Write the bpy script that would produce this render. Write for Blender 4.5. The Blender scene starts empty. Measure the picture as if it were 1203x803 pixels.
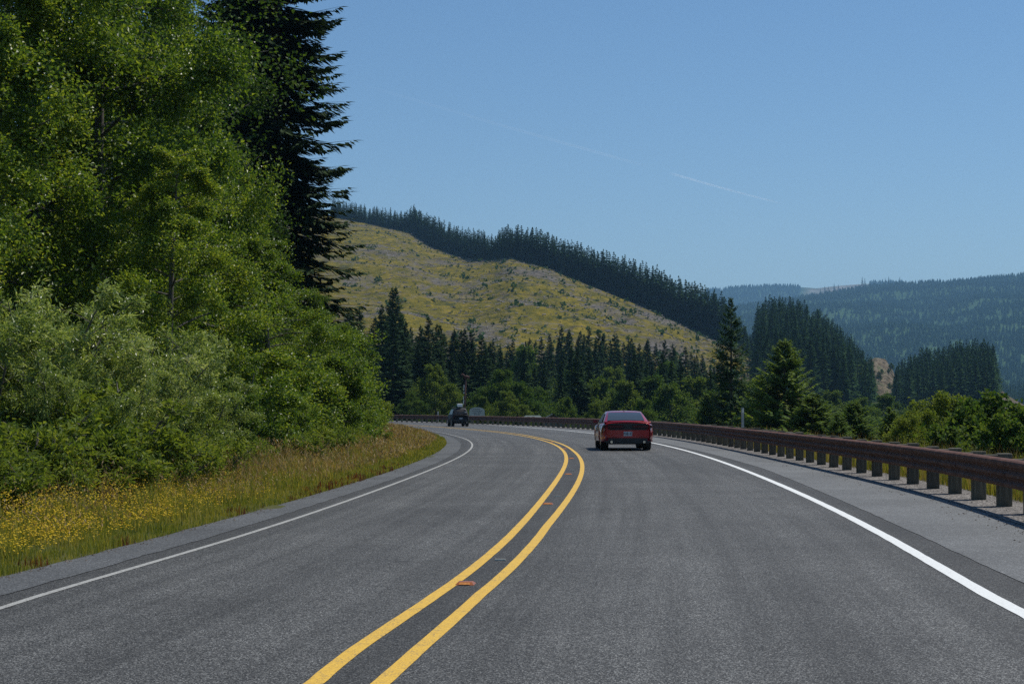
import bpy, math, random
import numpy as np
from mathutils import Vector

random.seed(7)
rng = np.random.default_rng(7)
C = bpy.context.scene.collection
SC = bpy.context.scene

# ------------------------------------------------------------------ camera, world, sun, exposure
EYE, FOC, HOR, CX = 1.55, 1930.0, 479.5, 601.5      # eye height; focal length, horizon row and centre column of the 1203 x 803 frame
cam = bpy.data.cameras.new('camera')
cam.sensor_width = 36.0
cam.lens = 36.0 * FOC / 1203.0
cam.shift_y = (HOR - 401.5) / 1203.0
cam.clip_start = 0.1
cam.clip_end = 200000
camo = bpy.data.objects.new('camera', cam)
camo.location = (0, 0, EYE)
camo.rotation_euler = (math.radians(90), 0, 0)
C.objects.link(camo)
SC.camera = camo

SUN_EL, SUN_AZ = 59.0, 54.0                         # elevation; azimuth clockwise from +Y (the view direction)
world = bpy.data.worlds.new('World')
SC.world = world
world.use_nodes = True
wn = world.node_tree.nodes
wl = world.node_tree.links
wn.clear()
wo = wn.new('ShaderNodeOutputWorld')
wb = wn.new('ShaderNodeBackground')
sky = wn.new('ShaderNodeTexSky')
sky.sky_type = 'NISHITA'
sky.sun_disc = False
sky.sun_elevation = math.radians(SUN_EL)
sky.sun_rotation = math.radians(SUN_AZ)
sky.altitude = 300
sky.air_density = 1.0
sky.dust_density = 0.0
sky.ozone_density = 3.0
wb.inputs['Strength'].default_value = 0.09
hs_ = wn.new('ShaderNodeHueSaturation')
hs_.inputs['Saturation'].default_value = 1.14
wl.new(sky.outputs[0], hs_.inputs['Color'])
wl.new(hs_.outputs[0], wb.inputs[0])
wl.new(wb.outputs[0], wo.inputs['Surface'])
sl = bpy.data.lights.new('sun', 'SUN')
sl.energy = 4.3
sl.angle = math.radians(0.53)
sl.color = (1.0, 0.95, 0.87)
so = bpy.data.objects.new('sun', sl)
_e, _a = math.radians(SUN_EL), math.radians(SUN_AZ)
sdir = Vector((math.sin(_a) * math.cos(_e), math.cos(_a) * math.cos(_e), math.sin(_e)))
so.rotation_euler = sdir.to_track_quat('Z', 'Y').to_euler()
so.location = (40, 40, 80)
C.objects.link(so)
SC.view_settings.view_transform = 'Standard'
SC.view_settings.look = 'None'
SC.view_settings.exposure = 0.05
SC.view_settings.gamma = 1.0
SC.view_settings.use_curve_mapping = False
SC.cycles.use_denoising = False
SC.cycles.use_adaptive_sampling = False
SC.cycles.max_bounces = 6
SC.cycles.diffuse_bounces = 3
SC.cycles.glossy_bounces = 2
SC.cycles.transmission_bounces = 4
SC.cycles.transparent_max_bounces = 8
SC.cycles.volume_bounces = 0


# ------------------------------------------------------------------ helpers
def P(px, y, Z):
    """world point that stands at distance Z and is seen at photograph pixel (px, y)"""
    return ((px - CX) / FOC * Z, Z, EYE + (HOR - y) / FOC * Z)


def interp(x, pts):
    a = np.array(pts, float)
    return np.interp(x, a[:, 0], a[:, 1])


def smoothstep(a, b, x):
    t = np.clip((np.asarray(x, float) - a) / (b - a), 0, 1)
    return t * t * (3 - 2 * t)


_nz = np.random.default_rng(3)
_ang = _nz.uniform(0, 2 * np.pi, 24)
_pha = _nz.uniform(0, 2 * np.pi, 24)


def wav(x, y, scale, octs=4, seed=0):
    """cheap smooth noise, about -1 to 1"""
    x = np.asarray(x, float)
    y = np.asarray(y, float)
    r = 0.0
    amp = 1.0
    tot = 0.0
    f = 2 * np.pi / scale
    k = seed * 5
    for o in range(octs):
        for j in range(3):
            i = (k + o * 3 + j) % 24
            w = x * math.cos(_ang[i]) + y * math.sin(_ang[i])
            w2 = -x * math.sin(_ang[i]) + y * math.cos(_ang[i])
            r = r + amp * np.sin(f * w + _pha[i] + 1.3 * np.sin(f * 0.6 * w2 + _pha[(i + 7) % 24]))
            tot += amp * 0.6
        amp *= 0.5
        f *= 1.9
    return r / tot


def mesh_np(name, V, quads=None, tris=None, mats=(), qmat=None, tmat=None, smooth=False, attrs=None):
    V = np.asarray(V, np.float32)
    me = bpy.data.meshes.new(name)
    nq = 0 if quads is None else len(quads)
    nt = 0 if tris is None else len(tris)
    me.vertices.add(len(V))
    me.vertices.foreach_set('co', V.ravel())
    me.loops.add(nq * 4 + nt * 3)
    me.polygons.add(nq + nt)
    idx = []
    if nq:
        idx.append(np.asarray(quads, np.int32).ravel())
    if nt:
        idx.append(np.asarray(tris, np.int32).ravel())
    me.loops.foreach_set('vertex_index', np.concatenate(idx))
    ls = np.concatenate([np.arange(nq) * 4, nq * 4 + np.arange(nt) * 3]).astype(np.int32)
    me.polygons.foreach_set('loop_start', ls)
    for m in mats:
        me.materials.append(m)
    if len(mats) > 1:
        mi = np.zeros(nq + nt, np.int32)
        if qmat is not None and nq:
            mi[:nq] = qmat
        if tmat is not None and nt:
            mi[nq:] = tmat
        me.polygons.foreach_set('material_index', mi)
    me.update(calc_edges=True)
    me.polygons.foreach_set('use_smooth', np.full(nq + nt, bool(smooth)))
    if attrs:
        for k, v in attrs.items():
            at = me.attributes.new(k, 'FLOAT', 'POINT')
            at.data.foreach_set('value', np.asarray(v, np.float32).ravel())
    me.validate()
    return me


class Geo:
    """collects quads and triangles with material indices; build() makes one mesh"""
    def __init__(s):
        s.V = []
        s.Q = []
        s.T = []
        s.qm = []
        s.tm = []
        s.n = 0

    def add(s, V, Q=None, T=None, m=0):
        V = np.asarray(V, float).reshape(-1, 3)
        if Q is not None and len(Q):
            Q = np.asarray(Q, int)
            s.Q.append(Q + s.n)
            s.qm.append(np.full(len(Q), m))
        if T is not None and len(T):
            T = np.asarray(T, int)
            s.T.append(T + s.n)
            s.tm.append(np.full(len(T), m))
        s.V.append(V)
        s.n += len(V)
        return s

    def box(s, x0, x1, y0, y1, z0, z1, m=0):
        V = [(x, y, z) for z in (z0, z1) for y in (y0, y1) for x in (x0, x1)]
        Q = [(0, 2, 3, 1), (4, 5, 7, 6), (0, 1, 5, 4), (2, 6, 7, 3), (0, 4, 6, 2), (1, 3, 7, 5)]
        return s.add(V, Q, m=m)

    def tube(s, pts, rad, n=6, m=0, cap=False):
        pts = np.asarray(pts, float)
        k = len(pts)
        rad = np.broadcast_to(np.asarray(rad, float), (k,))
        d = np.gradient(pts, axis=0)
        d /= np.linalg.norm(d, axis=1)[:, None] + 1e-9
        up = np.where(np.abs(d[:, 2:3]) > 0.9, np.array([[1.0, 0, 0]]), np.array([[0, 0, 1.0]]))
        a = np.cross(d, up)
        a /= np.linalg.norm(a, axis=1)[:, None] + 1e-9
        b = np.cross(d, a)
        t = np.arange(n) * 2 * np.pi / n
        V = pts[:, None] + rad[:, None, None] * (a[:, None] * np.cos(t)[None, :, None] + b[:, None] * np.sin(t)[None, :, None])
        i = np.arange(k - 1)[:, None] * n
        j = np.arange(n)[None]
        jn = (j + 1) % n
        Q = np.stack([i + j, i + jn, i + n + jn, i + n + j], -1).reshape(-1, 4)
        T = None
        Vf = V.reshape(-1, 3)
        if cap:
            Vf = np.vstack([Vf, pts[0], pts[-1]])
            c0, c1 = k * n, k * n + 1
            T = [(c0, (q + 1) % n, q) for q in range(n)] + [(c1, (k - 1) * n + q, (k - 1) * n + (q + 1) % n) for q in range(n)]
        return s.add(Vf, Q, T, m)

    def wheel(s, c, r, w, n=24, m=0, ri=0.0):
        """solid disc, axis along x"""
        t = np.arange(n) * 2 * np.pi / n
        prof = [(-w / 2, r * .93), (-w / 2 + .02, r), (w / 2 - .02, r), (w / 2, r * .93)]
        V = [(c[0] + px, c[1] + pr * math.cos(a), c[2] + pr * math.sin(a)) for px, pr in prof for a in t]
        Q = [(k * n + i, k * n + (i + 1) % n, (k + 1) * n + (i + 1) % n, (k + 1) * n + i) for k in range(3) for i in range(n)]
        V += [(c[0] - w / 2 + .02, c[1], c[2]), (c[0] + w / 2 - .02, c[1], c[2])]
        T = [(4 * n, (i + 1) % n, i) for i in range(n)] + [(4 * n + 1, 3 * n + i, 3 * n + (i + 1) % n) for i in range(n)]
        return s.add(V, Q, T, m)

    def mesh(s, name, mats, smooth=False):
        V = np.vstack(s.V)
        Q = np.vstack(s.Q) if s.Q else None
        T = np.vstack(s.T) if s.T else None
        return mesh_np(name, V, Q, T, mats, np.concatenate(s.qm) if s.Q else None, np.concatenate(s.tm) if s.T else None, smooth)

    def build(s, name, mats, parent=None, smooth=False):
        if not isinstance(mats, (list, tuple)):
            mats = [mats]
        return obj(name, s.mesh(name, mats, smooth), parent)


def obj(name, me, parent=None, loc=(0, 0, 0), rot=(0, 0, 0), scale=None):
    o = bpy.data.objects.new(name, me)
    o.location = loc
    o.rotation_euler = rot
    if scale is not None:
        o.scale = scale
    if parent is not None:
        o.parent = parent
    C.objects.link(o)
    return o


def tag(o, label=None, cat=None, group=None, kind=None):
    if label:
        o['label'] = label
    if cat:
        o['category'] = cat
    if group:
        o['group'] = group
    if kind:
        o['kind'] = kind
    return o


# ------------------------------------------------------------------ materials
def newmat(name):
    m = bpy.data.materials.new(name)
    m.use_nodes = True
    nt = m.node_tree
    return m, nt, nt.nodes['Principled BSDF'], nt.links


def ramp(nt, fac, stops):
    r = nt.nodes.new('ShaderNodeValToRGB')
    nt.links.new(fac, r.inputs[0])
    el = r.color_ramp.elements
    while len(el) < len(stops):
        el.new(0.5)
    for e, (p, c) in zip(el, stops):
        e.position = p
        e.color = (*c, 1) if len(c) == 3 else c
    return r.outputs[0]


def noise(nt, scale, detail=4, rough=0.6, vec=None, dist=0.0):
    n = nt.nodes.new('ShaderNodeTexNoise')
    n.inputs['Scale'].default_value = scale
    n.inputs['Detail'].default_value = detail
    n.inputs['Roughness'].default_value = rough
    n.inputs['Distortion'].default_value = dist
    if vec is not None:
        nt.links.new(vec, n.inputs['Vector'])
    return n.outputs['Fac']


def coords(nt):
    return nt.nodes.new('ShaderNodeTexCoord').outputs['Object']


def mixc(nt, fac, a, b, mode='MIX'):
    m = nt.nodes.new('ShaderNodeMix')
    m.data_type = 'RGBA'
    m.blend_type = mode
    for s, v in ((m.inputs[0], fac), (m.inputs[6], a), (m.inputs[7], b)):
        if isinstance(v, (int, float)):
            s.default_value = v
        elif isinstance(v, tuple):
            s.default_value = (*v, 1)
        else:
            nt.links.new(v, s)
    return m.outputs[2]


def mathn(nt, op, a, b=0.0, clamp=False):
    m = nt.nodes.new('ShaderNodeMath')
    m.operation = op
    m.use_clamp = clamp
    for s, v in ((m.inputs[0], a), (m.inputs[1], b)):
        if isinstance(v, (int, float)):
            s.default_value = v
        else:
            nt.links.new(v, s)
    return m.outputs[0]


def bump(nt, bsdf, h, strength=0.5, dist=0.01):
    b = nt.nodes.new('ShaderNodeBump')
    b.inputs['Strength'].default_value = strength
    b.inputs['Distance'].default_value = dist
    nt.links.new(h, b.inputs['Height'])
    nt.links.new(b.outputs[0], bsdf.inputs['Normal'])


def plain(name, col, rough=0.6, metal=0.0, spec=0.5, var=0.15, vscale=6.0):
    m, nt, b, l = newmat(name)
    c0 = tuple(max(0, c * (1 - var)) for c in col)
    c1 = tuple(min(1, c * (1 + var)) for c in col)
    l.new(ramp(nt, noise(nt, vscale, 5, vec=coords(nt)), [(0.3, c0), (0.7, c1)]), b.inputs['Base Color'])
    b.inputs['Roughness'].default_value = rough
    b.inputs['Metallic'].default_value = metal
    b.inputs['Specular IOR Level'].default_value = spec
    return m


def leafmat(name, stops, trans=0.35, rough=0.45, spec=0.4, clump=0.6, cscale=0.9, tcol=1.5):
    """leaves: colour differs leaf by leaf and, slowly, clump by clump"""
    m, nt, b, l = newmat(name)
    g = nt.nodes.new('ShaderNodeNewGeometry').outputs['Random Per Island']
    oi = nt.nodes.new('ShaderNodeObjectInfo').outputs['Random']
    n = noise(nt, cscale, 3, vec=coords(nt))
    f = mathn(nt, 'ADD', mathn(nt, 'MULTIPLY', g, 0.55), mathn(nt, 'MULTIPLY', n, clump))
    f = mathn(nt, 'ADD', f, mathn(nt, 'MULTIPLY', oi, 0.22))
    f = mathn(nt, 'SUBTRACT', f, 0.18)
    col = ramp(nt, f, stops)
    l.new(col, b.inputs['Base Color'])
    b.inputs['Roughness'].default_value = rough
    b.inputs['Specular IOR Level'].default_value = spec
    tr = nt.nodes.new('ShaderNodeBsdfTranslucent')
    l.new(mixc(nt, 1.0, col, (tcol, tcol * .95, tcol * .45), 'MULTIPLY'), tr.inputs[0])
    mx = nt.nodes.new('ShaderNodeMixShader')
    mx.inputs[0].default_value = trans
    l.new(b.outputs[0], mx.inputs[1])
    l.new(tr.outputs[0], mx.inputs[2])
    l.new(mx.outputs[0], nt.nodes['Material Output'].inputs[0])
    return m


M = {}
M['alder'] = leafmat('alder_leaf', [(0.1, (.032, .070, .013)), (0.42, (.082, .15, .020)), (0.62, (.17, .25, .030)), (0.9, (.33, .37, .05))], 0.42, 0.42, 0.4)
M['alder_shaded'] = leafmat('shaded_alder_leaf', [(0.1, (.018, .045, .010)), (0.5, (.04, .085, .015)), (0.9, (.09, .14, .025))], 0.35, 0.55, 0.2)  # darker copy of the alder leaf: shade of the back trees put into the colour
M['willow'] = leafmat('willow_leaf', [(0.1, (.085, .14, .03)), (0.45, (.20, .275, .068)), (0.72, (.36, .42, .16)), (0.94, (.62, .64, .44))], 0.40, 0.38, 0.6)
M['weed'] = leafmat('weed_leaf', [(0.1, (.045, .08, .014)), (0.5, (.14, .20, .03)), (0.9, (.27, .30, .055))], 0.42, 0.6, 0.2)
M['spruce'] = leafmat('spruce_needle', [(0.1, (.010, .022, .011)), (0.5, (.02, .04, .017)), (0.95, (.05, .085, .026))], 0.1, 0.8, 0.08)
M['fir'] = leafmat('fir_needle', [(0.1, (.02, .05, .02)), (0.5, (.038, .085, .028)), (0.95, (.08, .13, .038))], 0.2, 0.7, 0.12, cscale=0.3)
M['young'] = leafmat('young_fir_needle', [(0.1, (.06, .12, .02)), (0.5, (.13, .205, .034)), (0.95, (.24, .3, .065))], 0.35, 0.6, 0.15)
M['hardwood'] = leafmat('hardwood_leaf', [(0.1, (.026, .062, .016)), (0.5, (.06, .115, .023)), (0.95, (.16, .21, .04))], 0.38, 0.65, 0.12, cscale=0.4)
M['hardlight'] = leafmat('light_hardwood_leaf', [(0.1, (.05, .09, .02)), (0.5, (.09, .14, .028)), (0.95, (.17, .215, .05))], 0.4, 0.65, 0.12, cscale=0.4)
M['yellowtree'] = leafmat('yellow_green_leaf', [(0.1, (.08, .125, .02)), (0.5, (.14, .19, .032)), (0.95, (.22, .25, .06))], 0.4, 0.6, 0.15)
M['bark'] = plain('bark', (.10, .092, .078), 0.9, var=.35, vscale=12)
M['darkbark'] = plain('dark_bark', (.035, .028, .022), 0.9, var=.35, vscale=12)
M['farneedle'] = leafmat('far_needle', [(0.1, (.014, .045, .013)), (0.5, (.028, .075, .018)), (0.95, (.062, .12, .026))], 0.15, 0.8, 0.08, cscale=0.05)


# ------------------------------------------------------------------ the road's lines, measured and smoothed, as X over distance
def fitline(pts, deg, near=4.0, far=300.0, curv=1 / 380.0, n0=None):
    a = np.array(pts, float)
    Z = EYE * FOC / (a[:, 1] - HOR)
    X = (a[:, 0] - CX) * Z / FOC
    t = np.log(Z)
    co = np.polyfit(t, X, deg, w=1.0 / Z ** 0.7)
    z0, z1 = Z.min(), Z.max()

    def slope(z):
        return (np.polyval(co, math.log(z * 1.01)) - np.polyval(co, math.log(z * .99))) / (.02 * z)
    s0, s1 = (np.polyval(co, math.log(z0 * 1.25)) - np.polyval(co, math.log(z0))) / (.25 * z0) * 1.12, slope(z1 * .97)
    x0, x1 = np.polyval(co, math.log(z0)), np.polyval(co, math.log(z1))

    def fn(z):
        z = np.asarray(z, float)
        m = np.polyval(co, np.log(np.clip(z, z0, z1)))
        lo = x0 + s0 * (z - z0)
        d = z - z1
        hi = x1 + s1 * d - d * d * curv / 2
        return np.where(z < z0, lo, np.where(z > z1, hi, m))
    return fn


LINES = dict(
    grassL=[(0, 677.2), (44.8, 668.2), (119.5, 647.3), (179.3, 633.9), (239, 616), (300, 601), (374.8, 579.7), (424.7, 564), (474.6, 547.3), (499.5, 538.6), (519.5, 528.6), (523, 522.4), (514.5, 512.4), (494.5, 507), (469.6, 504.3)],
    seamL=[(0, 701), (59.8, 683.2), (119.5, 666.7), (179.3, 650.5), (239, 632.4), (300, 614.6), (350, 598.5), (399.8, 583.5), (449.6, 567.3), (487, 553.6), (519.5, 539.9), (537, 531), (541.9, 524.9), (537, 517.4), (519.5, 509.9)],
    whiteL=[(0, 714.5), (59.8, 695.7), (119.5, 677.2), (179.3, 660.2), (239, 642.8), (300, 625), (349.9, 607.7), (399.8, 590), (449.6, 573), (499.5, 554.8), (524.4, 543.6), (544.4, 533.6), (553, 527.4), (554.4, 522.4), (549.4, 516.9), (539.4, 512.9)],
    yelL=[(369.9, 799.4), (419.7, 764.5), (479.6, 722.9), (532.8, 683.7), (572.7, 648.1), (619.2, 607.5), (649.5, 576), (660.8, 560), (664.4, 540.6), (652.5, 525.7), (631.5, 516.7), (607.6, 510.7), (580.6, 506.2), (529.8, 502.3), (499.8, 501.1)],
    yelR=[(451.3, 799.4), (486.3, 767.8), (532.8, 726.3), (586, 678), (619.2, 644), (651, 607.5), (667.4, 585), (680.1, 564), (684.5, 549.6), (679.4, 534.6), (664.4, 524.2), (643.5, 516.7), (619.5, 511.3), (601.6, 508.3)],
    whiteR=[(1203, 721.2), (1151.9, 692.2), (1076.3, 649.4), (1013.4, 616.7), (950.4, 585.2), (900, 561.3), (854.7, 543.6), (817.4, 532.2), (780, 523.5), (697.3, 509.4), (657.8, 504.9), (605.9, 500.5), (553.9, 498)],
    seamR=[(1203, 687), (1151.9, 660.8), (1101.5, 635.6), (1031, 608), (988, 589), (925, 561), (892, 548)],
    paveR=[(1203, 613.8), (1153.7, 598.8), (1086.4, 580.1), (1004, 558.8), (929.5, 540.9), (854.7, 526.5), (780, 514.7)],
    rail=[(1483, 679), (1301, 629), (1191, 598.8), (1154.4, 589.5), (1123.4, 582), (1096.5, 574.5), (1051.7, 564), (990.4, 549.5), (932, 538.5), (871.6, 528), (796, 515.2), (700, 505.0), (649.5, 501.7), (568.7, 498), (462.4, 495.2)])
grassL = fitline(LINES['grassL'], 6)
_seamL = fitline(LINES['seamL'], 6)
whiteL = fitline(LINES['whiteL'], 5)
yelL = fitline(LINES['yelL'], 5)
_yelR = fitline(LINES['yelR'], 5)
whiteR = fitline(LINES['whiteR'], 5)
rail = fitline(LINES['rail'], 5)
yelR = lambda z: yelL(z) + np.clip(_yelR(np.minimum(z, 100)) - yelL(np.minimum(z, 100)), .36, .52)
seamL = lambda z: np.where(z < 95, _seamL(z), grassL(z) + (_seamL(95) - grassL(95)))
paveR = lambda z: rail(z) - .55 - .1 * wav(z, z * 0, 9, 3)
_seamR = fitline(LINES['seamR'], 2)
seamR = lambda z: np.where(z < 42, _seamR(z), whiteR(z) + (_seamR(42) - whiteR(42)) * np.clip(1 - (z - 42) / 60, .25, 1))

ZR = np.geomspace(1.5, 299, 460)
_rz = np.arange(2, 300, 1.0)
_rail_pts = np.stack([rail(_rz), _rz], 1)
_gl_pts = np.stack([grassL(_rz), _rz], 1)


def dist_to(pts, X, Y):
    X = np.asarray(X, float)
    Y = np.asarray(Y, float)
    sh = X.shape
    x = X.ravel()
    y = Y.ravel()
    out = np.empty(len(x))
    iz = np.empty(len(x))
    for k in range(0, len(x), 4000):
        d = (x[k:k + 4000, None] - pts[None, :, 0]) ** 2 + (y[k:k + 4000, None] - pts[None, :, 1]) ** 2
        j = d.argmin(1)
        out[k:k + 4000] = np.sqrt(d[np.arange(len(j)), j])
        iz[k:k + 4000] = pts[j, 1]
    return out.reshape(sh), iz.reshape(sh)


def ground(X, Y):
    """terrain height: level under the road, a low bank on its left, falling away behind the guardrail"""
    X = np.asarray(X, float)
    Y = np.asarray(Y, float)
    yc = np.clip(Y, 2, 299)
    dr, zr = dist_to(_rail_pts, X, Y)
    right = (X > rail(yc)) | (Y > 299)
    dr = np.where(right, dr, 0)
    farf = smoothstep(90, 150, zr)
    drop = (1 - farf) * -np.minimum(9.0, np.maximum(0, dr - 1.2) * 0.42) + farf * -np.minimum(7.0, np.maximum(0, dr - 2.5) * 0.16)
    left = X < grassL(yc)
    dl, _ = dist_to(_gl_pts, X, Y)
    dl = np.where(left & ~right, dl, 0)
    rise = np.minimum(5.0, 0.10 * np.maximum(0, dl - 2.5)) + 0.05 * wav(X, Y, 7, 2) * np.minimum(dl, 1)
    h = -0.03 + rise + drop + 0.25 * wav(X, Y, 18, 3) * smoothstep(3, 12, dr)
    h = h + np.where(left & (dl > 0), 0.04 * smoothstep(0, .5, dl), 0)
    return h


# ground sheet out to the horizon
def axis(lo, hi, step, out):
    a = list(np.arange(lo, hi + step / 2, step))
    s = step
    while a[-1] < out:
        s *= 1.22
        a.append(a[-1] + s)
    s = step
    while a[0] > -out:
        s *= 1.22
        a.insert(0, a[0] - s)
    return np.array(a)


ax = axis(-26, 26, 1.0, 15000)
ay = axis(0, 210, 1.5, 15000)
GX, GY = np.meshgrid(ax, ay)
GZ = ground(GX, GY)
nx = len(ax)
i, j = np.meshgrid(np.arange(len(ay) - 1), np.arange(nx - 1), indexing='ij')
i = i.ravel()
j = j.ravel()
q = np.stack([i * nx + j, i * nx + j + 1, (i + 1) * nx + j + 1, (i + 1) * nx + j], 1)
m, nt, b, l = newmat('ground_soil')
co = coords(nt)
c = ramp(nt, noise(nt, 0.6, 6, .7, co), [(0.3, (.045, .06, .018)), (0.5, (.09, .09, .03)), (0.7, (.12, .10, .05))])
c = mixc(nt, ramp(nt, noise(nt, 14, 4, .7, co), [(0.35, (0, 0, 0)), (0.7, (1, 1, 1))]), c, (.05, .065, .02))
l.new(c, b.inputs['Base Color'])
b.inputs['Roughness'].default_value = 1
b.inputs['Specular IOR Level'].default_value = .1
M['soil'] = m
tag(obj('ground', mesh_np('ground', np.stack([GX.ravel(), GY.ravel(), GZ.ravel()], 1), q, mats=[m], smooth=True)), 'grassy ground of the valley beside and beyond the road', kind='structure')


# ------------------------------------------------------------------ asphalt
def asphalt(name, lo, mid, hi, band=False, fine=95.0, rough=.75):
    m, nt, b, l = newmat(name)
    co = coords(nt)
    n1 = nt.nodes.new('ShaderNodeTexVoronoi')
    n1.inputs['Scale'].default_value = fine
    n1.inputs['Randomness'].default_value = 1
    l.new(co, n1.inputs['Vector'])
    sp = nt.nodes.new('ShaderNodeSeparateColor')
    l.new(n1.outputs['Color'], sp.inputs[0])
    base = ramp(nt, sp.outputs[0], [(0.0, lo), (0.55, mid), (0.86, hi), (1.0, tuple(min(1, x * 2.1) for x in hi))])
    blot = ramp(nt, noise(nt, 0.35, 5, .65, co), [(0.3, (.76,) * 3), (0.7, (1.18,) * 3)])
    base = mixc(nt, 1.0, base, blot, 'MULTIPLY')
    blot = ramp(nt, noise(nt, 9, 4, .7, co), [(0.3, (.85,) * 3), (0.7, (1.13,) * 3)])
    base = mixc(nt, 1.0, base, blot, 'MULTIPLY')
    if band:
        at = nt.nodes.new('ShaderNodeAttribute')
        at.attribute_name = 'lat'
        n = noise(nt, 0.5, 3, .6, co)
        lat = mathn(nt, 'ADD', at.outputs['Fac'], mathn(nt, 'MULTIPLY', mathn(nt, 'SUBTRACT', n, .5), .03))
        u = mathn(nt, 'MULTIPLY', mathn(nt, 'ADD', lat, 1.25), 1 / 2.5)
        g = lambda v: (v, v, v * 1.005)
        pos = lambda x: (x + 1.25) / 2.5
        wr = ramp(nt, u, [(0, g(.62)), (pos(-1.06), g(.62)), (pos(-.97), g(.88)), (pos(-.75), g(1.12)), (pos(-.5), g(.86)), (pos(-.24), g(1.1)),
                          (pos(-.055), g(.85)), (pos(-.035), g(.6)), (pos(.035), g(.6)), (pos(.06), g(.85)), (pos(.26), g(1.02)), (pos(.46), g(1.12)), (pos(.62), g(.9)), (pos(.8), g(1.12)), (pos(.97), g(.9)), (pos(1.04), g(.62)), (1, g(.6))])
        base = mixc(nt, 1.0, base, wr, 'MULTIPLY')
        # long faint tyre streaks that follow the lanes, and a few sealed cracks
        sx_ = nt.nodes.new('ShaderNodeSeparateXYZ')
        l.new(co, sx_.inputs[0])
        cb = nt.nodes.new('ShaderNodeCombineXYZ')
        l.new(mathn(nt, 'MULTIPLY', at.outputs['Fac'], 9.0), cb.inputs[0])
        l.new(mathn(nt, 'MULTIPLY', sx_.outputs[1], .035), cb.inputs[1])
        st = ramp(nt, noise(nt, 1.6, 5, .65, cb.outputs[0]), [(0.32, (.70,) * 3), (0.52, (1.0,) * 3), (0.7, (1.22,) * 3)])
        base = mixc(nt, 1.0, base, st, 'MULTIPLY')
        vc = nt.nodes.new('ShaderNodeTexVoronoi')
        vc.feature = 'DISTANCE_TO_EDGE'
        vc.inputs['Scale'].default_value = .16
        dn = nt.nodes.new('ShaderNodeTexNoise')
        dn.inputs['Scale'].default_value = .9
        dn.inputs['Detail'].default_value = 6
        l.new(co, dn.inputs['Vector'])
        vm = nt.nodes.new('ShaderNodeVectorMath')
        vm.operation = 'MULTIPLY_ADD'
        l.new(dn.outputs['Color'], vm.inputs[0])
        vm.inputs[1].default_value = (1.6, 1.6, 0)
        l.new(co, vm.inputs[2])
        l.new(vm.outputs[0], vc.inputs['Vector'])
        ck = mathn(nt, 'MULTIPLY', ramp(nt, vc.outputs['Distance'], [(0.0, (1,) * 3), (0.0016, (0,) * 3)]), ramp(nt, noise(nt, .22, 2, .5, co), [(0.58, (0,) * 3), (0.64, (.7,) * 3)]))
        base = mixc(nt, ck, base, (.02, .02, .02))
    l.new(base, b.inputs['Base Color'])
    b.inputs['Roughness'].default_value = rough
    b.inputs['Specular IOR Level'].default_value = .35
    bump(nt, b, n1.outputs['Distance'], .55, .006)
    return m


M['asphalt'] = asphalt('chip_seal_asphalt', (.009, .009, .009), (.041, .0415, .040), (.145, .147, .14), band=True, fine=125)
M['shoulder'] = asphalt('worn_shoulder_asphalt', (.09, .095, .096), (.118, .124, .126), (.155, .16, .162), fine=90, rough=.85)
M['shoulder_dark'] = asphalt('left_shoulder_asphalt', (.05, .054, .056), (.076, .08, .083), (.11, .115, .117), fine=90, rough=.85)
M['gravel'] = asphalt('gravel_edge', (.05, .045, .04), (.13, .12, .11), (.24, .22, .2), fine=42, rough=.95)


def sheet(name, funcs, z, mat, parent=None, lat=None, rows=ZR, jitter=0):
    cols = [f(rows) for f in funcs]
    if jitter:
        cols[0] = cols[0] + jitter * wav(rows, rows * 0, 1.3, 4)
        cols[-1] = cols[-1] + jitter * wav(rows, rows * 0 + 9, 1.1, 4)
    k = len(cols)
    V = np.stack([np.stack([c, rows, np.full(len(rows), z)], 1) for c in cols], 1).reshape(-1, 3)
    i, j = np.meshgrid(np.arange(len(rows) - 1), np.arange(k - 1), indexing='ij')
    i = i.ravel()
    j = j.ravel()
    q = np.stack([i * k + j, i * k + j + 1, (i + 1) * k + j + 1, (i + 1) * k + j], 1)
    at = None
    if lat is not None:
        at = {'lat': np.tile(np.array(lat, float), len(rows))}
    return obj(name, mesh_np(name, V, q, mats=[mat], attrs=at), parent)


ymid = lambda z: (yelL(z) + yelR(z)) / 2


def lp(f, g, t):
    return lambda z: f(z) * (1 - t) + g(z) * t


fs = [grassL] + [lp(whiteL, ymid, t) for t in np.linspace(0, 1, 9)] + [lp(ymid, whiteR, t) for t in np.linspace(0, 1, 9)[1:]] + [paveR]
lt = [-1.25] + list(np.linspace(-1, 0, 9)) + list(np.linspace(0, 1, 9)[1:]) + [1.25]
road = sheet('road', fs, 0.0, M['asphalt'], lat=lt)
tag(road, 'grey two-lane asphalt road curving left through the valley', kind='structure')


def paint(name, c0, c1, wear=(.42, .5)):
    m, nt, b, l = newmat(name)
    co = coords(nt)
    v = nt.nodes.new('ShaderNodeTexVoronoi')
    v.inputs['Scale'].default_value = 95
    l.new(co, v.inputs['Vector'])
    sp = nt.nodes.new('ShaderNodeSeparateColor')
    l.new(v.outputs['Color'], sp.inputs[0])
    c = ramp(nt, noise(nt, 30, 4, .7, co), [(0.3, c0), (0.7, c1)])
    w = mathn(nt, 'ADD', mathn(nt, 'MULTIPLY', sp.outputs[0], .5), mathn(nt, 'MULTIPLY', noise(nt, 4, 5, .7, co), .6))
    wm = ramp(nt, w, [(wear[0] - .12, (.75, .75, .75)), (wear[0], (0, 0, 0))])
    c = mixc(nt, wm, c, (.1, .1, .095))
    l.new(c, b.inputs['Base Color'])
    b.inputs['Roughness'].default_value = .7
    bump(nt, b, v.outputs['Distance'], .5, .005)
    return m


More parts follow.
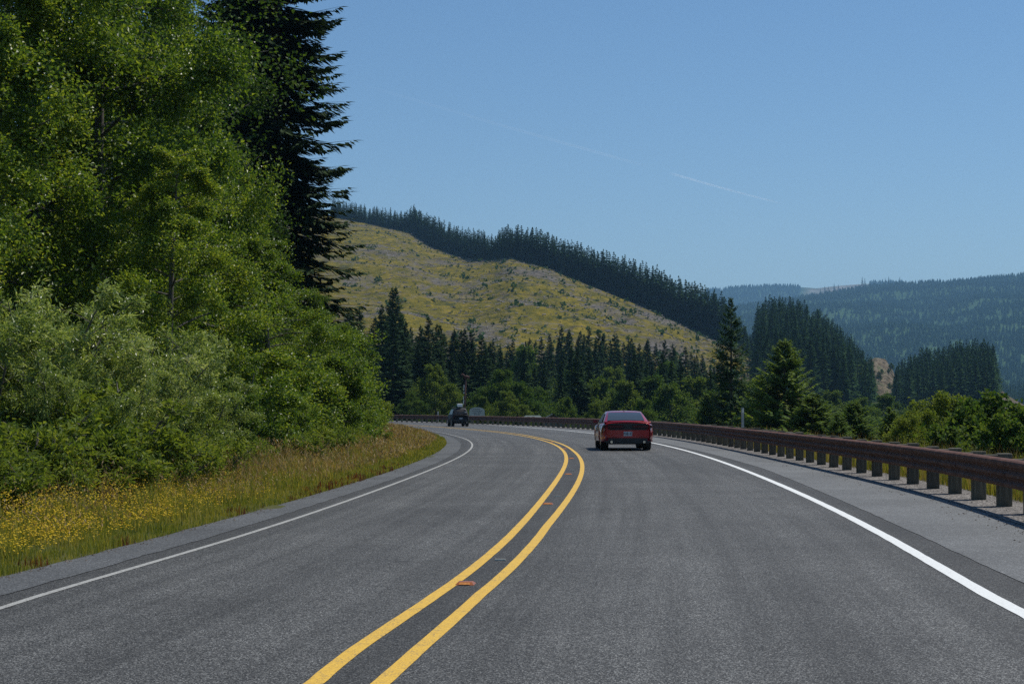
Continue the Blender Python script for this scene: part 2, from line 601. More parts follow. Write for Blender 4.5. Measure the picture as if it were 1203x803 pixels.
M['yellow'] = paint('yellow_paint', (.56, .33, .03), (.76, .47, .055), (.40, .50))
M['white'] = paint('white_paint', (.62, .64, .62), (.8, .82, .8), (.33, .42))
M['oldwhite'] = paint('worn_white_paint', (.30, .30, .28), (.42, .42, .39), (.46, .54))
off = lambda f, d: (lambda z: f(z) + d)
rz = ZR[ZR < 260]
lw = .056
tag(sheet('center_line', [off(yelL, -lw), yelL, off(yelL, lw)], .004, M['yellow'], road, rows=rz, jitter=.003), 'left yellow centre stripe')
tag(sheet('center_line', [off(yelR, -lw), yelR, off(yelR, lw)], .004, M['yellow'], road, rows=rz, jitter=.003), 'right yellow centre stripe')
tag(sheet('edge_line', [off(whiteL, -.038), whiteL, off(whiteL, .038)], .004, M['oldwhite'], road, rows=rz, jitter=.003), 'thin worn white edge line on the left')
tag(sheet('edge_line', [off(whiteR, -.07), whiteR, off(whiteR, .07)], .004, M['white'], road, rows=rz, jitter=.005), 'bright white edge line on the right')
sh = sheet('shoulder', [grassL, lambda z: (grassL(z) + seamL(z)) / 2, seamL], .005, M['shoulder_dark'], rows=ZR, jitter=.03)
tag(sh, 'pale grey left shoulder between the worn white line and grass', kind='structure')
sh = sheet('shoulder', [seamR, lambda z: (paveR(z) + seamR(z)) / 2, paveR], .005, M['shoulder'], rows=ZR, jitter=.015)
tag(sh, 'pale grey right shoulder between the white line and guardrail', kind='structure')
gv = sheet('gravel_strip', [off(paveR, -.05), rail, off(rail, 1.2)], .011, M['gravel'], rows=ZR, jitter=.05)
tag(gv, 'dark gravel strip under the guardrail', kind='structure')

# loose stones on both shoulders
g = Geo()
for k in range(1500):
    z = 13 * (60 / 13) ** rng.random()
    if rng.random() < .72:
        x = float(paveR(z)) + (-abs(rng.normal(0, .35)) if rng.random() < .5 else rng.uniform(0, 1.1))
        zz = .012 if x > paveR(z) else .006
    else:
        x = float(grassL(z)) + abs(rng.normal(0, .08))
        zz = .006
    r = rng.uniform(.006, .02)
    a = rng.uniform(0, 6.28, 1)[0]
    V = [(x + r * math.cos(a + t) * rng.uniform(.7, 1.3), z + r * math.sin(a + t), zz) for t in (0, 1.6, 3.1, 4.7)] + [(x, z, zz + r * rng.uniform(.6, 1))]
    g.add(V, T=[(0, 1, 4), (1, 2, 4), (2, 3, 4), (3, 0, 4)])
M['stone'] = plain('stone', (.13, .11, .09), .95, var=.5, vscale=3)
tag(g.build('gravel', M['stone']), 'loose dark stones scattered on the pale road shoulders', 'gravel', kind='stuff')

# pavement markers between the yellow stripes
M['amber'] = plain('amber_plastic', (.30, .085, .015), .35, var=.3, vscale=30)
M['bone'] = plain('bone_plastic', (.62, .6, .5), .5, var=.15)
hs = Geo()
hs.add([(-.085, -.06, 0), (.085, -.06, 0), (.085, .06, 0), (-.085, .06, 0), (-.06, -.03, .024), (.06, -.03, .024), (.06, .03, .024), (-.06, .03, .024)],
       [(4, 5, 6, 7), (0, 1, 5, 4), (1, 2, 6, 5), (2, 3, 7, 6), (3, 0, 4, 7)])
me_h = hs.mesh('marker_housing', [M['amber']])
ln = Geo().add([(-.05, -.056, .0055), (.05, -.056, .0055), (.045, -.036, .0215), (-.045, -.036, .0215)], [(0, 1, 2, 3)])
ln.V[-1][:, 1] -= .004
me_l = ln.mesh('reflector_face', [plain('amber_reflector', (.55, .22, .05), .15, var=.2, vscale=60)])
bs = Geo().box(-.055, .055, -.012, .012, 0, .016)
me_b = bs.mesh('pale_marker', [M['bone']])
ords = ['nearest', 'second nearest', 'third nearest', 'fourth nearest', 'fifth nearest', 'sixth nearest', 'seventh nearest', 'eighth nearest']
for k, z in enumerate([14.5, 26.6, 38.6, 50.8, 63, 75]):
    x = float(ymid(z)) - .06
    o = obj('road_marker', me_h, loc=(x, z, .002), rot=(0, 0, -.08))
    o.scale = (1.0, 1.6, 1.0)
    tag(o, f'{ords[k]} amber-brown pavement marker set between the yellow stripes', 'road marker', 'amber markers between the yellow stripes')
    obj('reflector_face', me_l, o)
    o = obj('road_marker', me_b, loc=(float(ymid(z + 2.25)), z + 2.25, .002), rot=(0, 0, -.08))
    tag(o, f'{ords[k]} thin pale strip marker set between the yellow stripes', 'road marker', 'pale markers between the yellow stripes')

# ------------------------------------------------------------------ guardrail
m, nt, b, l = newmat('weathering_steel')
co = nt.nodes.new('ShaderNodeNewGeometry').outputs['Position']
c = ramp(nt, noise(nt, 3.5, 6, .7, co), [(0.3, (.065, .028, .018)), (0.5, (.125, .056, .036)), (0.7, (.2, .095, .06))])
l.new(c, b.inputs['Base Color'])
b.inputs['Roughness'].default_value = .75
b.inputs['Specular IOR Level'].default_value = .25
bump(nt, b, noise(nt, 60, 4, .7, co), .25, .004)
M['corten'] = m
m, nt, b, l = newmat('creosote_timber')
co = coords(nt)
mp = nt.nodes.new('ShaderNodeMapping')
mp.inputs['Scale'].default_value = (14, 14, 1.2)
l.new(co, mp.inputs['Vector'])
oi = nt.nodes.new('ShaderNodeObjectInfo').outputs['Random']
c = ramp(nt, noise(nt, 2.0, 6, .7, mp.outputs[0]), [(0.3, (.05, .048, .038)), (0.6, (.15, .14, .105)), (0.8, (.24, .215, .165))])
c = mixc(nt, 1.0, c, ramp(nt, oi, [(0, (.7, .7, .7)), (1, (1.25, 1.22, 1.15))]), 'MULTIPLY')
l.new(c, b.inputs['Base Color'])
b.inputs['Roughness'].default_value = .9
bump(nt, b, noise(nt, 4.0, 6, .7, mp.outputs[0]), .6, .01)
M['timber'] = m

# stations along the rail
zz = np.arange(5.0, 298, .25)
xx = rail(zz)
arc = np.concatenate([[0], np.cumsum(np.hypot(np.diff(xx), np.diff(zz)))])
SP = 1.905
ns = int(arc[-1] // SP)
sz = np.interp(np.arange(ns) * SP, arc, zz)
sx = rail(sz)
root = obj('guardrail', None, loc=(float(sx[0]), float(sz[0]), 0))
tag(root, 'long rust-brown steel guardrail on dark timber posts along the outer curve', 'guardrail')
# post mesh: chamfered timber, local x outward
def timber(x0, x1, y0, y1, z0, z1, ch=.012, slope=0.0):
    g = Geo()
    V = []
    for z, dz in ((z0, 0), (z1 - ch, 0), (z1, ch)):
        for (x, y) in ((x0 + ch, y0), (x1 - ch, y0), (x1, y0 + ch), (x1, y1 - ch), (x1 - ch, y1), (x0 + ch, y1), (x0, y1 - ch), (x0, y0 + ch)):
            cx, cy = (x0 + x1) / 2, (y0 + y1) / 2
            k = 1 - dz / .12
            V.append((cx + (x - cx) * k, cy + (y - cy) * k, z + slope * (x - cx)))
    Q = [(r * 8 + a, r * 8 + (a + 1) % 8, (r + 1) * 8 + (a + 1) % 8, (r + 1) * 8 + a) for r in (0, 1) for a in range(8)]
    V.append(((x0 + x1) / 2, (y0 + y1) / 2, z1))
    T = [(24, 16 + (a + 1) % 8, 16 + a)[::-1] for a in range(8)]
    g.add(V, Q, T)
    return g


me_post = timber(-.105, .105, -.105, .105, -.4, .83).mesh('post', [M['timber']])
me_block = timber(-.315, -.108, -.1, .1, .43, .81).mesh('block', [M['timber']])
# W profile of the rail: (x toward the road is negative), top edge folded
prof = [(0.0, .30), (-.03, .31), (-.07, .345), (-.07, .385), (-.035, .425), (-.02, .45), (-.035, .475), (-.072, .515), (-.072, .555), (-.035, .595), (-.02, .62), (-.035, .645), (-.075, .69), (-.082, .735), (-.07, .775), (-.045, .80), (0.0, .815), (.04, .812), (.055, .80)]
prof = np.array(prof)
prof[:, 1] = .39 + (prof[:, 1] - .30) * (.425 / .515)


def beam_mesh(L):
    g = Geo()
    th = .006
    n = len(prof)
    outer = prof + np.array([-.322, 0])
    nrm = np.gradient(prof, axis=0)
    nrm = np.stack([nrm[:, 1], -nrm[:, 0]], 1)
    nrm /= np.linalg.norm(nrm, axis=1)[:, None]
    inner = outer + nrm * th
    ring = np.vstack([outer, inner[::-1]])
    k = len(ring)
    V = []
    for y in (-.10, L + .0):
        for (x, z) in ring:
            V.append((x - (.003 if y < 0 else 0), y, z))
    Q = [(a, (a + 1) % k, k + (a + 1) % k, k + a) for a in range(k)]
    Q += [(a, a + 1, k - 2 - a, k - 1 - a) for a in range(n - 1)]
    Q += [(k + a, k + k - 1 - a, k + k - 2 - a, k + a + 1) for a in range(n - 1)]
    g.add(V, Q)
    return g


me_beam = beam_mesh(SP * 2).mesh('rail_panel', [M['corten']])
bolt = Geo()
t = np.arange(6) * np.pi / 3
bolt.add([(0, .016 * math.cos(a), .016 * math.sin(a)) for a in t] + [(-.02, .011 * math.cos(a), .011 * math.sin(a)) for a in t] + [(-.024, 0, 0)], [(a, (a + 1) % 6, 6 + (a + 1) % 6, 6 + a) for a in range(6)], [(6 + a, 6 + (a + 1) % 6, 12) for a in range(6)])
me_bolt = bolt.mesh('splice_bolt', [M['corten']])
M['darksteel'] = plain('dark_steel', (.03, .025, .022), .5, .6)
ox, oy = float(sx[0]), float(sz[0])
for k in range(ns - 1):
    a = math.atan2(-(sx[k + 1] - sx[k]), sz[k + 1] - sz[k])
    jit = rng.normal(0, .012, 3)
    p = obj('post', me_post, root, loc=(sx[k] - ox, sz[k] - oy, jit[0]), rot=(jit[1], jit[2], a + rng.normal(0, .02)))
    if sz[k] < 110:
        obj('block', me_block, p)
    if k % 2 == 0 and k + 2 < ns:
        a2 = math.atan2(-(sx[k + 2] - sx[k]), sz[k + 2] - sz[k])
        bm_ = obj('rail_panel', me_beam, root, loc=(sx[k] - ox, sz[k] - oy, 0), rot=(0, 0, a2))
        if sz[k] < 60:
            for yy in (-.07, .0):
                for z_ in (.588, .732):
                    obj('splice_bolt', me_bolt, bm_, loc=(-.392, yy, z_))

# ------------------------------------------------------------------ delineator posts
M['delin'] = plain('white_delineator', (.42, .43, .42), .6, var=.2)
M['delgrey'] = plain('grey_delineator_base', (.3, .31, .3), .6)
M['reflector'] = plain('pale_reflector', (.75, .75, .7), .2)


def delineator(px, Z, top, w, label, tilt=0.0):
    x = (px - CX) / FOC * Z
    gz = float(ground(x, Z))
    o = obj('delineator_post', None, loc=(x, Z, gz), rot=(0, tilt, 0))
    tag(o, label, 'marker post', 'white delineator posts at the guardrail')
    g = Geo()
    h = top - gz
    n = 8
    # gently curved channel section
    xs = np.linspace(-w / 2, w / 2, 5)
    ys = .02 * (1 - (xs / (w / 2)) ** 2)
    V = [(x_, -y_, z_) for z_ in (-.2, h) for x_, y_ in zip(xs, ys)] + [(x_, -y_ + .012, z_) for z_ in (-.2, h) for x_, y_ in zip(xs, ys)]
    Q = [(a, a + 1, 6 + a, 5 + a) for a in range(4)] + [(10 + a, 15 + a, 16 + a, 11 + a) for a in range(4)]
    Q += [(5 + a, 6 + a, 16 + a, 15 + a) for a in range(4)] + [(0, 5, 15, 10), (4, 14, 19, 9)]
    g.add(V, Q)
    g.build('stake', M['delin'], o)
    Geo().box(-w * .36, w * .36, -.032, -.024, h - .2, h - .06).build('reflector', M['reflector'], o)
    return o


delineator(872.5, 67, 1.58, .11, 'tall white marker post behind the guardrail left of the young firs')
delineator(514.5, 178, 1.25, .13, 'small far white marker post behind the guardrail, left of the dark car', .01)

# ------------------------------------------------------------------ sign, carved pole, shed behind the far rail
M['signgrey'] = plain('grey_sign_paint', (.40, .42, .41), .7, var=.25, vscale=3)
M['signdark'] = plain('dark_sign_print', (.10, .11, .12), .7)
M['redwood'] = plain('reddish_carved_wood', (.075, .026, .022), .8, var=.3)
M['whitepaint2'] = plain('white_mark_paint', (.6, .6, .57), .7)


def pos(px, Z):
    x = (px - CX) / FOC * Z
    return x, Z, float(ground(x, Z))


x, y, z = pos(560.3, 178)
o = obj('roadside_sign', None, loc=(x, y, z))
tag(o, 'grey round-topped roadside sign board behind the guardrail beside the carved pole', 'sign')
g = Geo()
w, zb, zt = .83, .55 - z, 1.28 - z + .05
out = [(-w, zb), (w, zb), (w, zt - .1)] + [(w * math.cos(t), zt - .1 + .45 * math.sin(t) ** .8) for t in np.linspace(.12, math.pi - .12, 14)] + [(-w, zt - .1)]
k = len(out)
V = [(a, -.04, b_) for a, b_ in out] + [(a, .04, b_) for a, b_ in out] + [(0, -.04, (zb + zt) / 2), (0, .04, (zb + zt) / 2)]
g.add(V, [(a, k + a, k + (a + 1) % k, (a + 1) % k) for a in range(k)], [(2 * k, a, (a + 1) % k) for a in range(k)] + [(2 * k + 1, k + (a + 1) % k, k + a) for a in range(k)])
g.build('board', M['signgrey'], o)
g = Geo()
for r, (hw, n) in enumerate([(.42, 4), (.55, 6), (.5, 5), (.35, 3)]):
    for c_ in range(n):
        x0 = -hw + 2 * hw * c_ / n + .02
        zc = zt + .16 - r * .19
        g.box(x0, x0 + 2 * hw / n * random.uniform(.55, .85), -.048, -.041, zc - .045, zc + .04 * random.uniform(.4, 1))
g.build('faded_lettering', M['signdark'], o)
for s in (-.7, .7):
    Geo().box(s - .06, s + .06, .041, .14, -.5, zt - .05).build('leg', M['timber'], o)

x, y, z = pos(545.3, 180)
o = obj('carved_pole', None, loc=(x, y, z), rot=(0, .03, 0))
tag(o, 'tall thin carved pole with pale marks and a reddish top figure above the dark car', 'pole')
top = EYE + (HOR - 441) / FOC * 180 - z
g = Geo()
g.tube([(0, 0, -.3), (0, 0, top * .5), (0.02, 0, top - .3)], [.11, .10, .08], 10, cap=True)
g.build('shaft', M['redwood'], o, smooth=True)
g = Geo()
zt = top - .25
g.tube([(-.16, 0, zt - .12), (-.05, 0, zt + .12), (.1, 0, zt + .14), (.3, 0, zt + .1), (.4, 0, zt - .12)], [.09, .15, .15, .13, .06], 8, cap=True)
g.tube([(-.08, 0, zt + .12), (-.26, 0, zt + .34), (-.42, 0, zt + .36), (-.52, 0, zt + .28)], [.1, .09, .09, .05], 8, cap=True)
g.tube([(-.34, 0, zt + .4), (-.32, 0, zt + .52)], [.04, .02], 5, cap=True)
g.tube([(.32, 0, zt + .08), (.44, 0, zt + .16)], [.06, .04], 5, cap=True)
g.build('top_figure', M['redwood'], o, smooth=True)
for (za, zb_, wa) in ((.93, .86, .12), (.85, .80, .10), (.77, .74, .16), (.68, .60, .10), (.59, .575, .2), (.57, .50, .12), (.40, .34, .2), (.33, .30, .14)):
    Geo().box(-.19, -.19 + wa * .8, -.14, -.125, z + (top - .4) * zb_, z + (top - .4) * za).build('white_mark', M['whitepaint2'], o)

x, y, z = pos(649.5, 178)
o = obj('roadside_shed', None, loc=(x, y, z))
tag(o, 'small shed with a low dark gabled roof just showing over the guardrail', 'shed')
ez = EYE + (HOR - 492.5) / FOC * 178 - z
pz = EYE + (HOR - 485.7) / FOC * 178 - z
Geo().box(-1.0, 1.0, 0, 3.4, -.5, ez).build('wall', plain('shed_wall', (.09, .1, .09), .8), o)
g = Geo()
for s in (-1, 1):
    V = [(0, -.3, pz), (0, 3.7, pz), (s * 1.25, 3.7, ez - .08), (s * 1.25, -.3, ez - .08)]
    V += [(a, b_, c_ - .08) for a, b_, c_ in V]
    g.add(V, [(0, 1, 2, 3), (7, 6, 5, 4), (0, 3, 7, 4), (3, 2, 6, 7), (2, 1, 5, 6)])
g.build('roof', plain('shed_roof', (.035, .045, .042), .6), o)
Geo().add([(-1.0, -.005, ez - .01), (1.0, -.005, ez - .01), (0, -.005, pz - .12)], T=[(0, 1, 2)]).build('gable', plain('shed_gable', (.05, .03, .02), .8), o)
o2 = obj('lean_to_roof', None, loc=(x - 2.0, y + 2.5, z))
tag(o2, 'pale green low roof beside the dark gabled shed behind the guardrail', 'roof')
pg = plain('pale_green_roof', (.07, .10, .09), .7)
g = Geo()
V = [(-1.7, 0, ez - .05), (1.1, 0, ez - .02), (.7, 2.2, ez + .42), (-.9, 2.2, ez + .42)]
V += [(a, b_, c_ - .07) for a, b_, c_ in V]
g.add(V, [(0, 1, 2, 3), (7, 6, 5, 4), (0, 4, 5, 1), (1, 5, 6, 2), (2, 6, 7, 3), (3, 7, 4, 0)])
g.build('roof_sheet', pg, o2)
g = Geo()
for sx_ in (-1.4, .8):
    g.box(sx_ - .06, sx_ + .06, .2, .32, -.4, ez - .06)
g.build('post', M['timber'], o2)

# ------------------------------------------------------------------ vehicles
def carpaint(name, col, rough=.25, coat=.8):
    m, nt, b, l = newmat(name)
    b.inputs['Base Color'].default_value = (*col, 1)
    b.inputs['Metallic'].default_value = .25
    co = coords(nt)
    l.new(ramp(nt, noise(nt, 2.5, 4, .6, co), [(.3, (rough,) * 3), (.7, (rough + .12,) * 3)]), b.inputs['Roughness'])
    l.new(ramp(nt, noise(nt, 3, 4, .6, co), [(.3, tuple(c * .85 for c in col)), (.7, col)]), b.inputs['Base Color'])
    b.inputs['Coat Weight'].default_value = coat
    b.inputs['Coat Roughness'].default_value = .06
    return m


M['redpaint'] = carpaint('red_car_paint', (.36, .008, .016))
M['bluepaint'] = carpaint('dark_blue_car_paint', (.006, .006, .009), .6, .0)
M['glass'] = plain('car_glass', (.05, .06, .068), .05, 0, .9, var=.1)
M['glassb'] = plain('dark_car_glass', (.012, .015, .018), .3, 0, .3, var=.1)
M['blacktrim'] = plain('black_trim', (.014, .014, .015), .5)
M['tyre'] = plain('tyre_rubber', (.018, .018, .019), .85)
M['rim'] = plain('wheel_rim', (.12, .12, .125), .3, .8)
M['lampred'] = plain('dark_red_lamp', (.07, .005, .006), .45, 0, .3)
M['lampblack'] = plain('smoked_lamp', (.010, .006, .009), .45, 0, .3)
M['plate'] = plain('plate_white', (.5, .53, .56), .5, var=.1)
M['ink'] = plain('plate_ink', (.05, .06, .09), .6)
M['chrome'] = plain('chrome', (.6, .6, .6), .15, 1.0)
M['glintwhite'] = plain('pale_glint', (.7, .68, .65), .15)  # pale colour for the glint block on the far car's glass


def lower_body(L, hw, sill, belt, noseh, wheels, wr, tailh, shrink=(.12, .16)):
    """lofted lower body: tail at y = 0, nose at y = L; arches cut over the wheels"""
    ys = np.unique(np.concatenate([[0, .03, .09, .2, .35], np.arange(.45, L - .4, .085), [L - .35, L - .2, L - .08, L]]))
    secs = []
    for yv in ys:
        t0 = min(1, yv / .45)
        t1 = min(1, (L - yv) / .7)
        w = hw - shrink[0] * (1 - t0) ** 2 - shrink[1] * (1 - t1) ** 2
        # haunch over the rear wheels
        w += .035 * math.exp(-((yv - wheels[0]) / .55) ** 2) + .015 * math.exp(-((yv - wheels[1]) / .5) ** 2)
        top = tailh + (belt - tailh) * smoothstep(0, .5, yv)
        top = top + (noseh - belt) * smoothstep(L * .62, L, yv)
        top = float(top) - .16 * (1 - min(1, (L - yv) / .35)) ** 2 - .03 * (1 - min(1, yv / .12)) ** 2
        low = sill + .06 * (1 - min(1, yv / .3)) + .05 * (1 - min(1, (L - yv) / .4))
        arch = low
        for wy in wheels:
            d = abs(yv - wy)
            if d < wr * 1.13:
                arch = max(arch, wr + math.sqrt((wr * 1.13) ** 2 - d * d))
        arch = min(arch, top - .16)
        side = [(w - .05, arch), (w - .012, arch + .03 * (top - arch)), (w, arch + .4 * (top - arch)), (w - .004, arch + .62 * (top - arch)), (w - .03, arch + .84 * (top - arch)), (w - .09, top - .018), (w - .17, top)]
        inner = [(0.0, low), (w - .3, low), (w - .28, min(arch, top - .17))]
        topl = [(w * .5, top + .025), (0, top + .04)]
        secs.append([(x, yv, z) for x, z in inner + side + topl])
    secs = np.array(secs)
    k, n = secs.shape[:2]
    full = np.concatenate([secs, secs[:, -2:0:-1] * np.array([-1, 1, 1])], 1)
    n2 = full.shape[1]
    i, j = np.meshgrid(np.arange(k - 1), np.arange(n2), indexing='ij')
    i = i.ravel()
    j = j.ravel()
    jn = (j + 1) % n2
    Q = np.stack([i * n2 + j, i * n2 + jn, (i + 1) * n2 + jn, (i + 1) * n2 + j], 1)
    g = Geo()
    V = full.reshape(-1, 3)
    c0 = np.array([[0, -.012, (sill + belt) / 2 + .1]])
    c1 = np.array([[0, L + .03, (sill + noseh) / 2 + .1]])
    V = np.vstack([V, c0, c1])
    T = [(k * n2, (a + 1) % n2, a) for a in range(n2)] + [(k * n2 + 1, (k - 1) * n2 + a, (k - 1) * n2 + (a + 1) % n2) for a in range(n2)]
    g.add(V, Q[:, ::-1], T)
    return g


def cabin(y0, y1, y2, y3, zb, zr, wb, wr_, wb1=None):
    """greenhouse: rear glass y0-y1, roof y1-y2, windscreen y2-y3, base half width wb, roof half width wr_"""
    g = Geo()
    ys = np.linspace(0, 1, 9)
    rows = []
    for t in np.linspace(0, 1, 7):
        rows.append((y0 + (y1 - y0) * t, zb + (zr - zb) * (math.sin(t * math.pi / 2) * .35 + t * .65), wb + (wr_ - wb) * t))
    for t in np.linspace(0, 1, 7)[1:]:
        rows.append((y1 + (y2 - y1) * t, zr + .03 * math.sin(t * math.pi), wr_ + .02 * math.sin(t * math.pi)))
    for t in np.linspace(0, 1, 7)[1:]:
        rows.append((y2 + (y3 - y2) * t, zr + (zb - zr) * (t * .8 + t * t * .2), wr_ + (wb - wr_) * t))
    secs = []
    for (y, z, w) in rows:
        hh = max(z - zb, .001)
        secs.append([(-w - (wb - wr_) * 0 - (wb - w) * 1.0, y, zb - .04), (-w, y, z - .05 * min(1, hh / .2)), (-w + .05, y, z - .012), (-w * .6, y, z + .012), (0, y, z + .022), (w * .6, y, z + .012), (w - .05, y, z - .012), (w, y, z - .05 * min(1, hh / .2)), (w + (wb - w), y, zb - .04)])
    S = np.array(secs)
    k, n = S.shape[:2]
    i, j = np.meshgrid(np.arange(k - 1), np.arange(n - 1), indexing='ij')
    i = i.ravel()
    j = j.ravel()
    Q = np.stack([i * n + j, i * n + j + 1, (i + 1) * n + j + 1, (i + 1) * n + j], 1)
    g.add(S.reshape(-1, 3), Q)
    return g


def strip_panel(pts, th=.008):
    """closed polygon panel from 4+ points, given thickness along its normal"""
    P_ = np.array(pts, float)
    nrm = np.cross(P_[1] - P_[0], P_[2] - P_[1])
    nrm /= np.linalg.norm(nrm)
    k = len(P_)
    V = np.vstack([P_, P_ - nrm * th, P_.mean(0), P_.mean(0) - nrm * th])
    g = Geo()
    Q = [(a, k + a, k + (a + 1) % k, (a + 1) % k) for a in range(k)]
    T = [(2 * k, a, (a + 1) % k) for a in range(k)] + [(2 * k + 1, k + (a + 1) % k, k + a) for a in range(k)]
    g.add(V, Q, T)
    return g


def wheels(o, track, ys, r, w):
    for y in ys:
        for s in (-1, 1):
            wh = Geo().wheel((0, 0, 0), r, w, 28).build('wheel', M['tyre'], o)
            wh.location = (s * (track / 2 - w / 2), y, r)
            g = Geo().wheel((s * (w / 2 - .005), 0, 0), r * .66, .03, 20)
            for a in range(5):
                an = a * 2 * math.pi / 5
                c, s_ = math.cos(an), math.sin(an)
                g.add([(s * (w / 2 + .012) , -.04 * s_ + q * c * r * .62, .04 * c + q * s_ * r * .62) for q in (.1, 1)] + [(s * (w / 2 + .012), .04 * s_ + q * c * r * .62, -.04 * c + q * s_ * r * .62) for q in (1, .1)], [(0, 1, 2, 3)])
            g.build('rim', M['rim'], wh)


# --- the red coupe, heading away in the right lane
ZC = 60.2
xc = (737.5 - CX) / FOC * ZC
car = obj('red_coupe', None, loc=(xc, ZC, .004), rot=(0, 0, math.radians(.6)))
tag(car, 'red two-door coupe with smoked tail lights driving away in the right lane', 'car')
L_ = 5.0
lower_body(L_, .955, .30, 1.0, .82, (1.05, 4.0), .36, 1.03).build('body', M['redpaint'], car, smooth=True)
cabin(.62, 1.75, 2.75, 3.75, 1.0, 1.415, .85, .68).build('cabin', M['redpaint'], car, smooth=True)
# rear window sits proud on the sloping rear of the cabin
def cab_pt(u, t, lift=.006):
    y = .62 + (1.75 - .62) * t
    z = 1.0 + .415 * (math.sin(t * math.pi / 2) * .35 + t * .65)
    w = .85 + (.68 - .85) * t
    zz_ = z + .022 - .010 * (abs(u) / .6) - (.02 if abs(u) > .8 else 0) * 0
    return (u * w, y - lift * .6, zz_ + lift)
g = Geo()
us = np.linspace(-.84, .84, 9)
ts = np.linspace(.16, .86, 6)
V = [cab_pt(u, t, .012) for t in ts for u in us]
Q = [(a * 9 + b_, a * 9 + b_ + 1, (a + 1) * 9 + b_ + 1, (a + 1) * 9 + b_) for a in range(5) for b_ in range(8)]
V += [cab_pt(u, t, -.01) for t in ts for u in us]
g.add(V, Q)
g.build('rear_window', M['glass'], car, smooth=True)
for s in (-1, 1):
    pts = [(s * .862, 1.6, 1.02), (s * .862, 3.3, 1.02), (s * .722, 2.72, 1.345), (s * .722, 1.85, 1.345)]
    if s < 0:
        pts = pts[::-1]
    strip_panel(pts, .012).build('side_window', M['glassb'], car)
strip_panel([(-.74, 3.62, 1.045), (.74, 3.62, 1.045), (.6, 2.84, 1.4), (-.6, 2.84, 1.4)], .012).build('windscreen', M['glassb'], car)
# trunk lip, lamp bar, bumper, plate
g = Geo()
xs = np.linspace(-.86, .86, 15)
V = []
for x_ in xs:
    f = 1 - (abs(x_) / .86) ** 3
    yb = .06 + .12 * (abs(x_) / .86) ** 2
    V += [(x_, yb - .05, 1.02), (x_, yb - .045, 1.055 + .014 * f), (x_, yb + .16, 1.05 + .014 * f), (x_, yb + .2, 1.0)]
g.add(V, [(a * 4 + b_, a * 4 + (b_ + 1) % 4, a * 4 + 4 + (b_ + 1) % 4, a * 4 + 4 + b_) for a in range(14) for b_ in range(4)])
g.build('trunk_lip', M['redpaint'], car, smooth=True)


def rear_panel(name, mat, x0, x1, z0, z1, d=.0, n=9, parent=car, r=.03, curve=.10, half=.955):
    """panel wrapped on the curved tail"""
    g = Geo()
    xs = np.linspace(x0, x1, n)
    V = []
    for x_ in xs:
        e = min(1, min(x_ - x0, x1 - x_) / r + .35) if r > 0 else 1
        yb = -.035 + curve * (abs(x_) / half) ** 3 - d
        hm = (z1 - z0) / 2 * e
        zc = (z0 + z1) / 2
        V += [(x_, yb + .05, zc - hm), (x_, yb, zc - hm + .008), (x_, yb, zc + hm - .008), (x_, yb + .05, zc + hm)]
    g.add(V, [(a * 4 + b_, a * 4 + b_ + 1, a * 4 + 5 + b_, a * 4 + 4 + b_)[::-1] for a in range(n - 1) for b_ in range(3)])
    a = (n - 1) * 4
    g.add([V[0], V[1], V[2], V[3], V[a], V[a + 1], V[a + 2], V[a + 3]], [(0, 1, 2, 3), (7, 6, 5, 4)])
    return g.build(name, mat, parent)


rear_panel('tail_panel', M['blacktrim'], -.9, .9, .75, 1.0, 0)
for s in (-1, 1):
    a, b_ = sorted((s * .10, s * .87))
    rear_panel('tail_light', M['lampblack'], a, b_, .78, .97, .012)
    a, b_ = sorted((s * .16, s * .78))
    rear_panel('lamp_strip', M['lampred'], a, b_, .83, .93, .022)
rear_panel('bumper', M['redpaint'], -.9, .9, .46, .76, .02, 15)
rear_panel('diffuser', M['blacktrim'], -.86, .86, .26, .47, .01, 15)
for s in (-1, 1):
    a, b_ = sorted((s * .40, s * .62))
    rear_panel('bumper_reflector', M['lampred'], a, b_, .485, .515, .028, 5)
    Geo().tube([(s * .60, .1, .32), (s * .60, -.07, .32)], .045, 10, cap=True).build('exhaust_pipe', M['chrome'], car)
pl = strip_panel([(-.155, -.066, .54), (.155, -.066, .54), (.155, -.066, .70), (-.155, -.066, .70)], .01).build('licence_plate', M['plate'], car)
cu = bpy.data.curves.new('plate_text', 'FONT')
cu.body = 'NE K'
cu.size = .14
cu.align_x = 'CENTER'
cu.align_y = 'CENTER'
cu.extrude = .002
cu.materials.append(M['ink'])
_t = bpy.data.objects.new('tmp_text', cu)
C.objects.link(_t)
_me = bpy.data.meshes.new_from_object(_t.evaluated_get(bpy.context.evaluated_depsgraph_get()))
bpy.data.objects.remove(_t)
_me.materials.clear()
_me.materials.append(M['ink'])
obj('plate_lettering', _me, pl, loc=(0, -.078, .62), rot=(math.radians(90), 0, 0))
for s in (-1, 1):
    g = Geo()
    g.box(s * .93 - .02, s * .93 + .02, 3.1, 3.18, 1.0, 1.06)
    mi = g.build('side_mirror', M['redpaint'], car)
    xs_ = sorted((s * .92, s * 1.08))
    g = Geo()
    g.add([(xs_[0], 3.08, .99), (xs_[1], 3.1, 1.0), (xs_[1], 3.1, 1.10), (xs_[0], 3.08, 1.12), (xs_[0], 3.2, 1.0), (xs_[1], 3.17, 1.01), (xs_[1], 3.17, 1.09), (xs_[0], 3.2, 1.11)],
          [(0, 1, 2, 3), (7, 6, 5, 4), (0, 4, 5, 1), (1, 5, 6, 2), (2, 6, 7, 3), (3, 7, 4, 0)])
    g.build('mirror_shell', M['redpaint'], mi)
g = Geo()
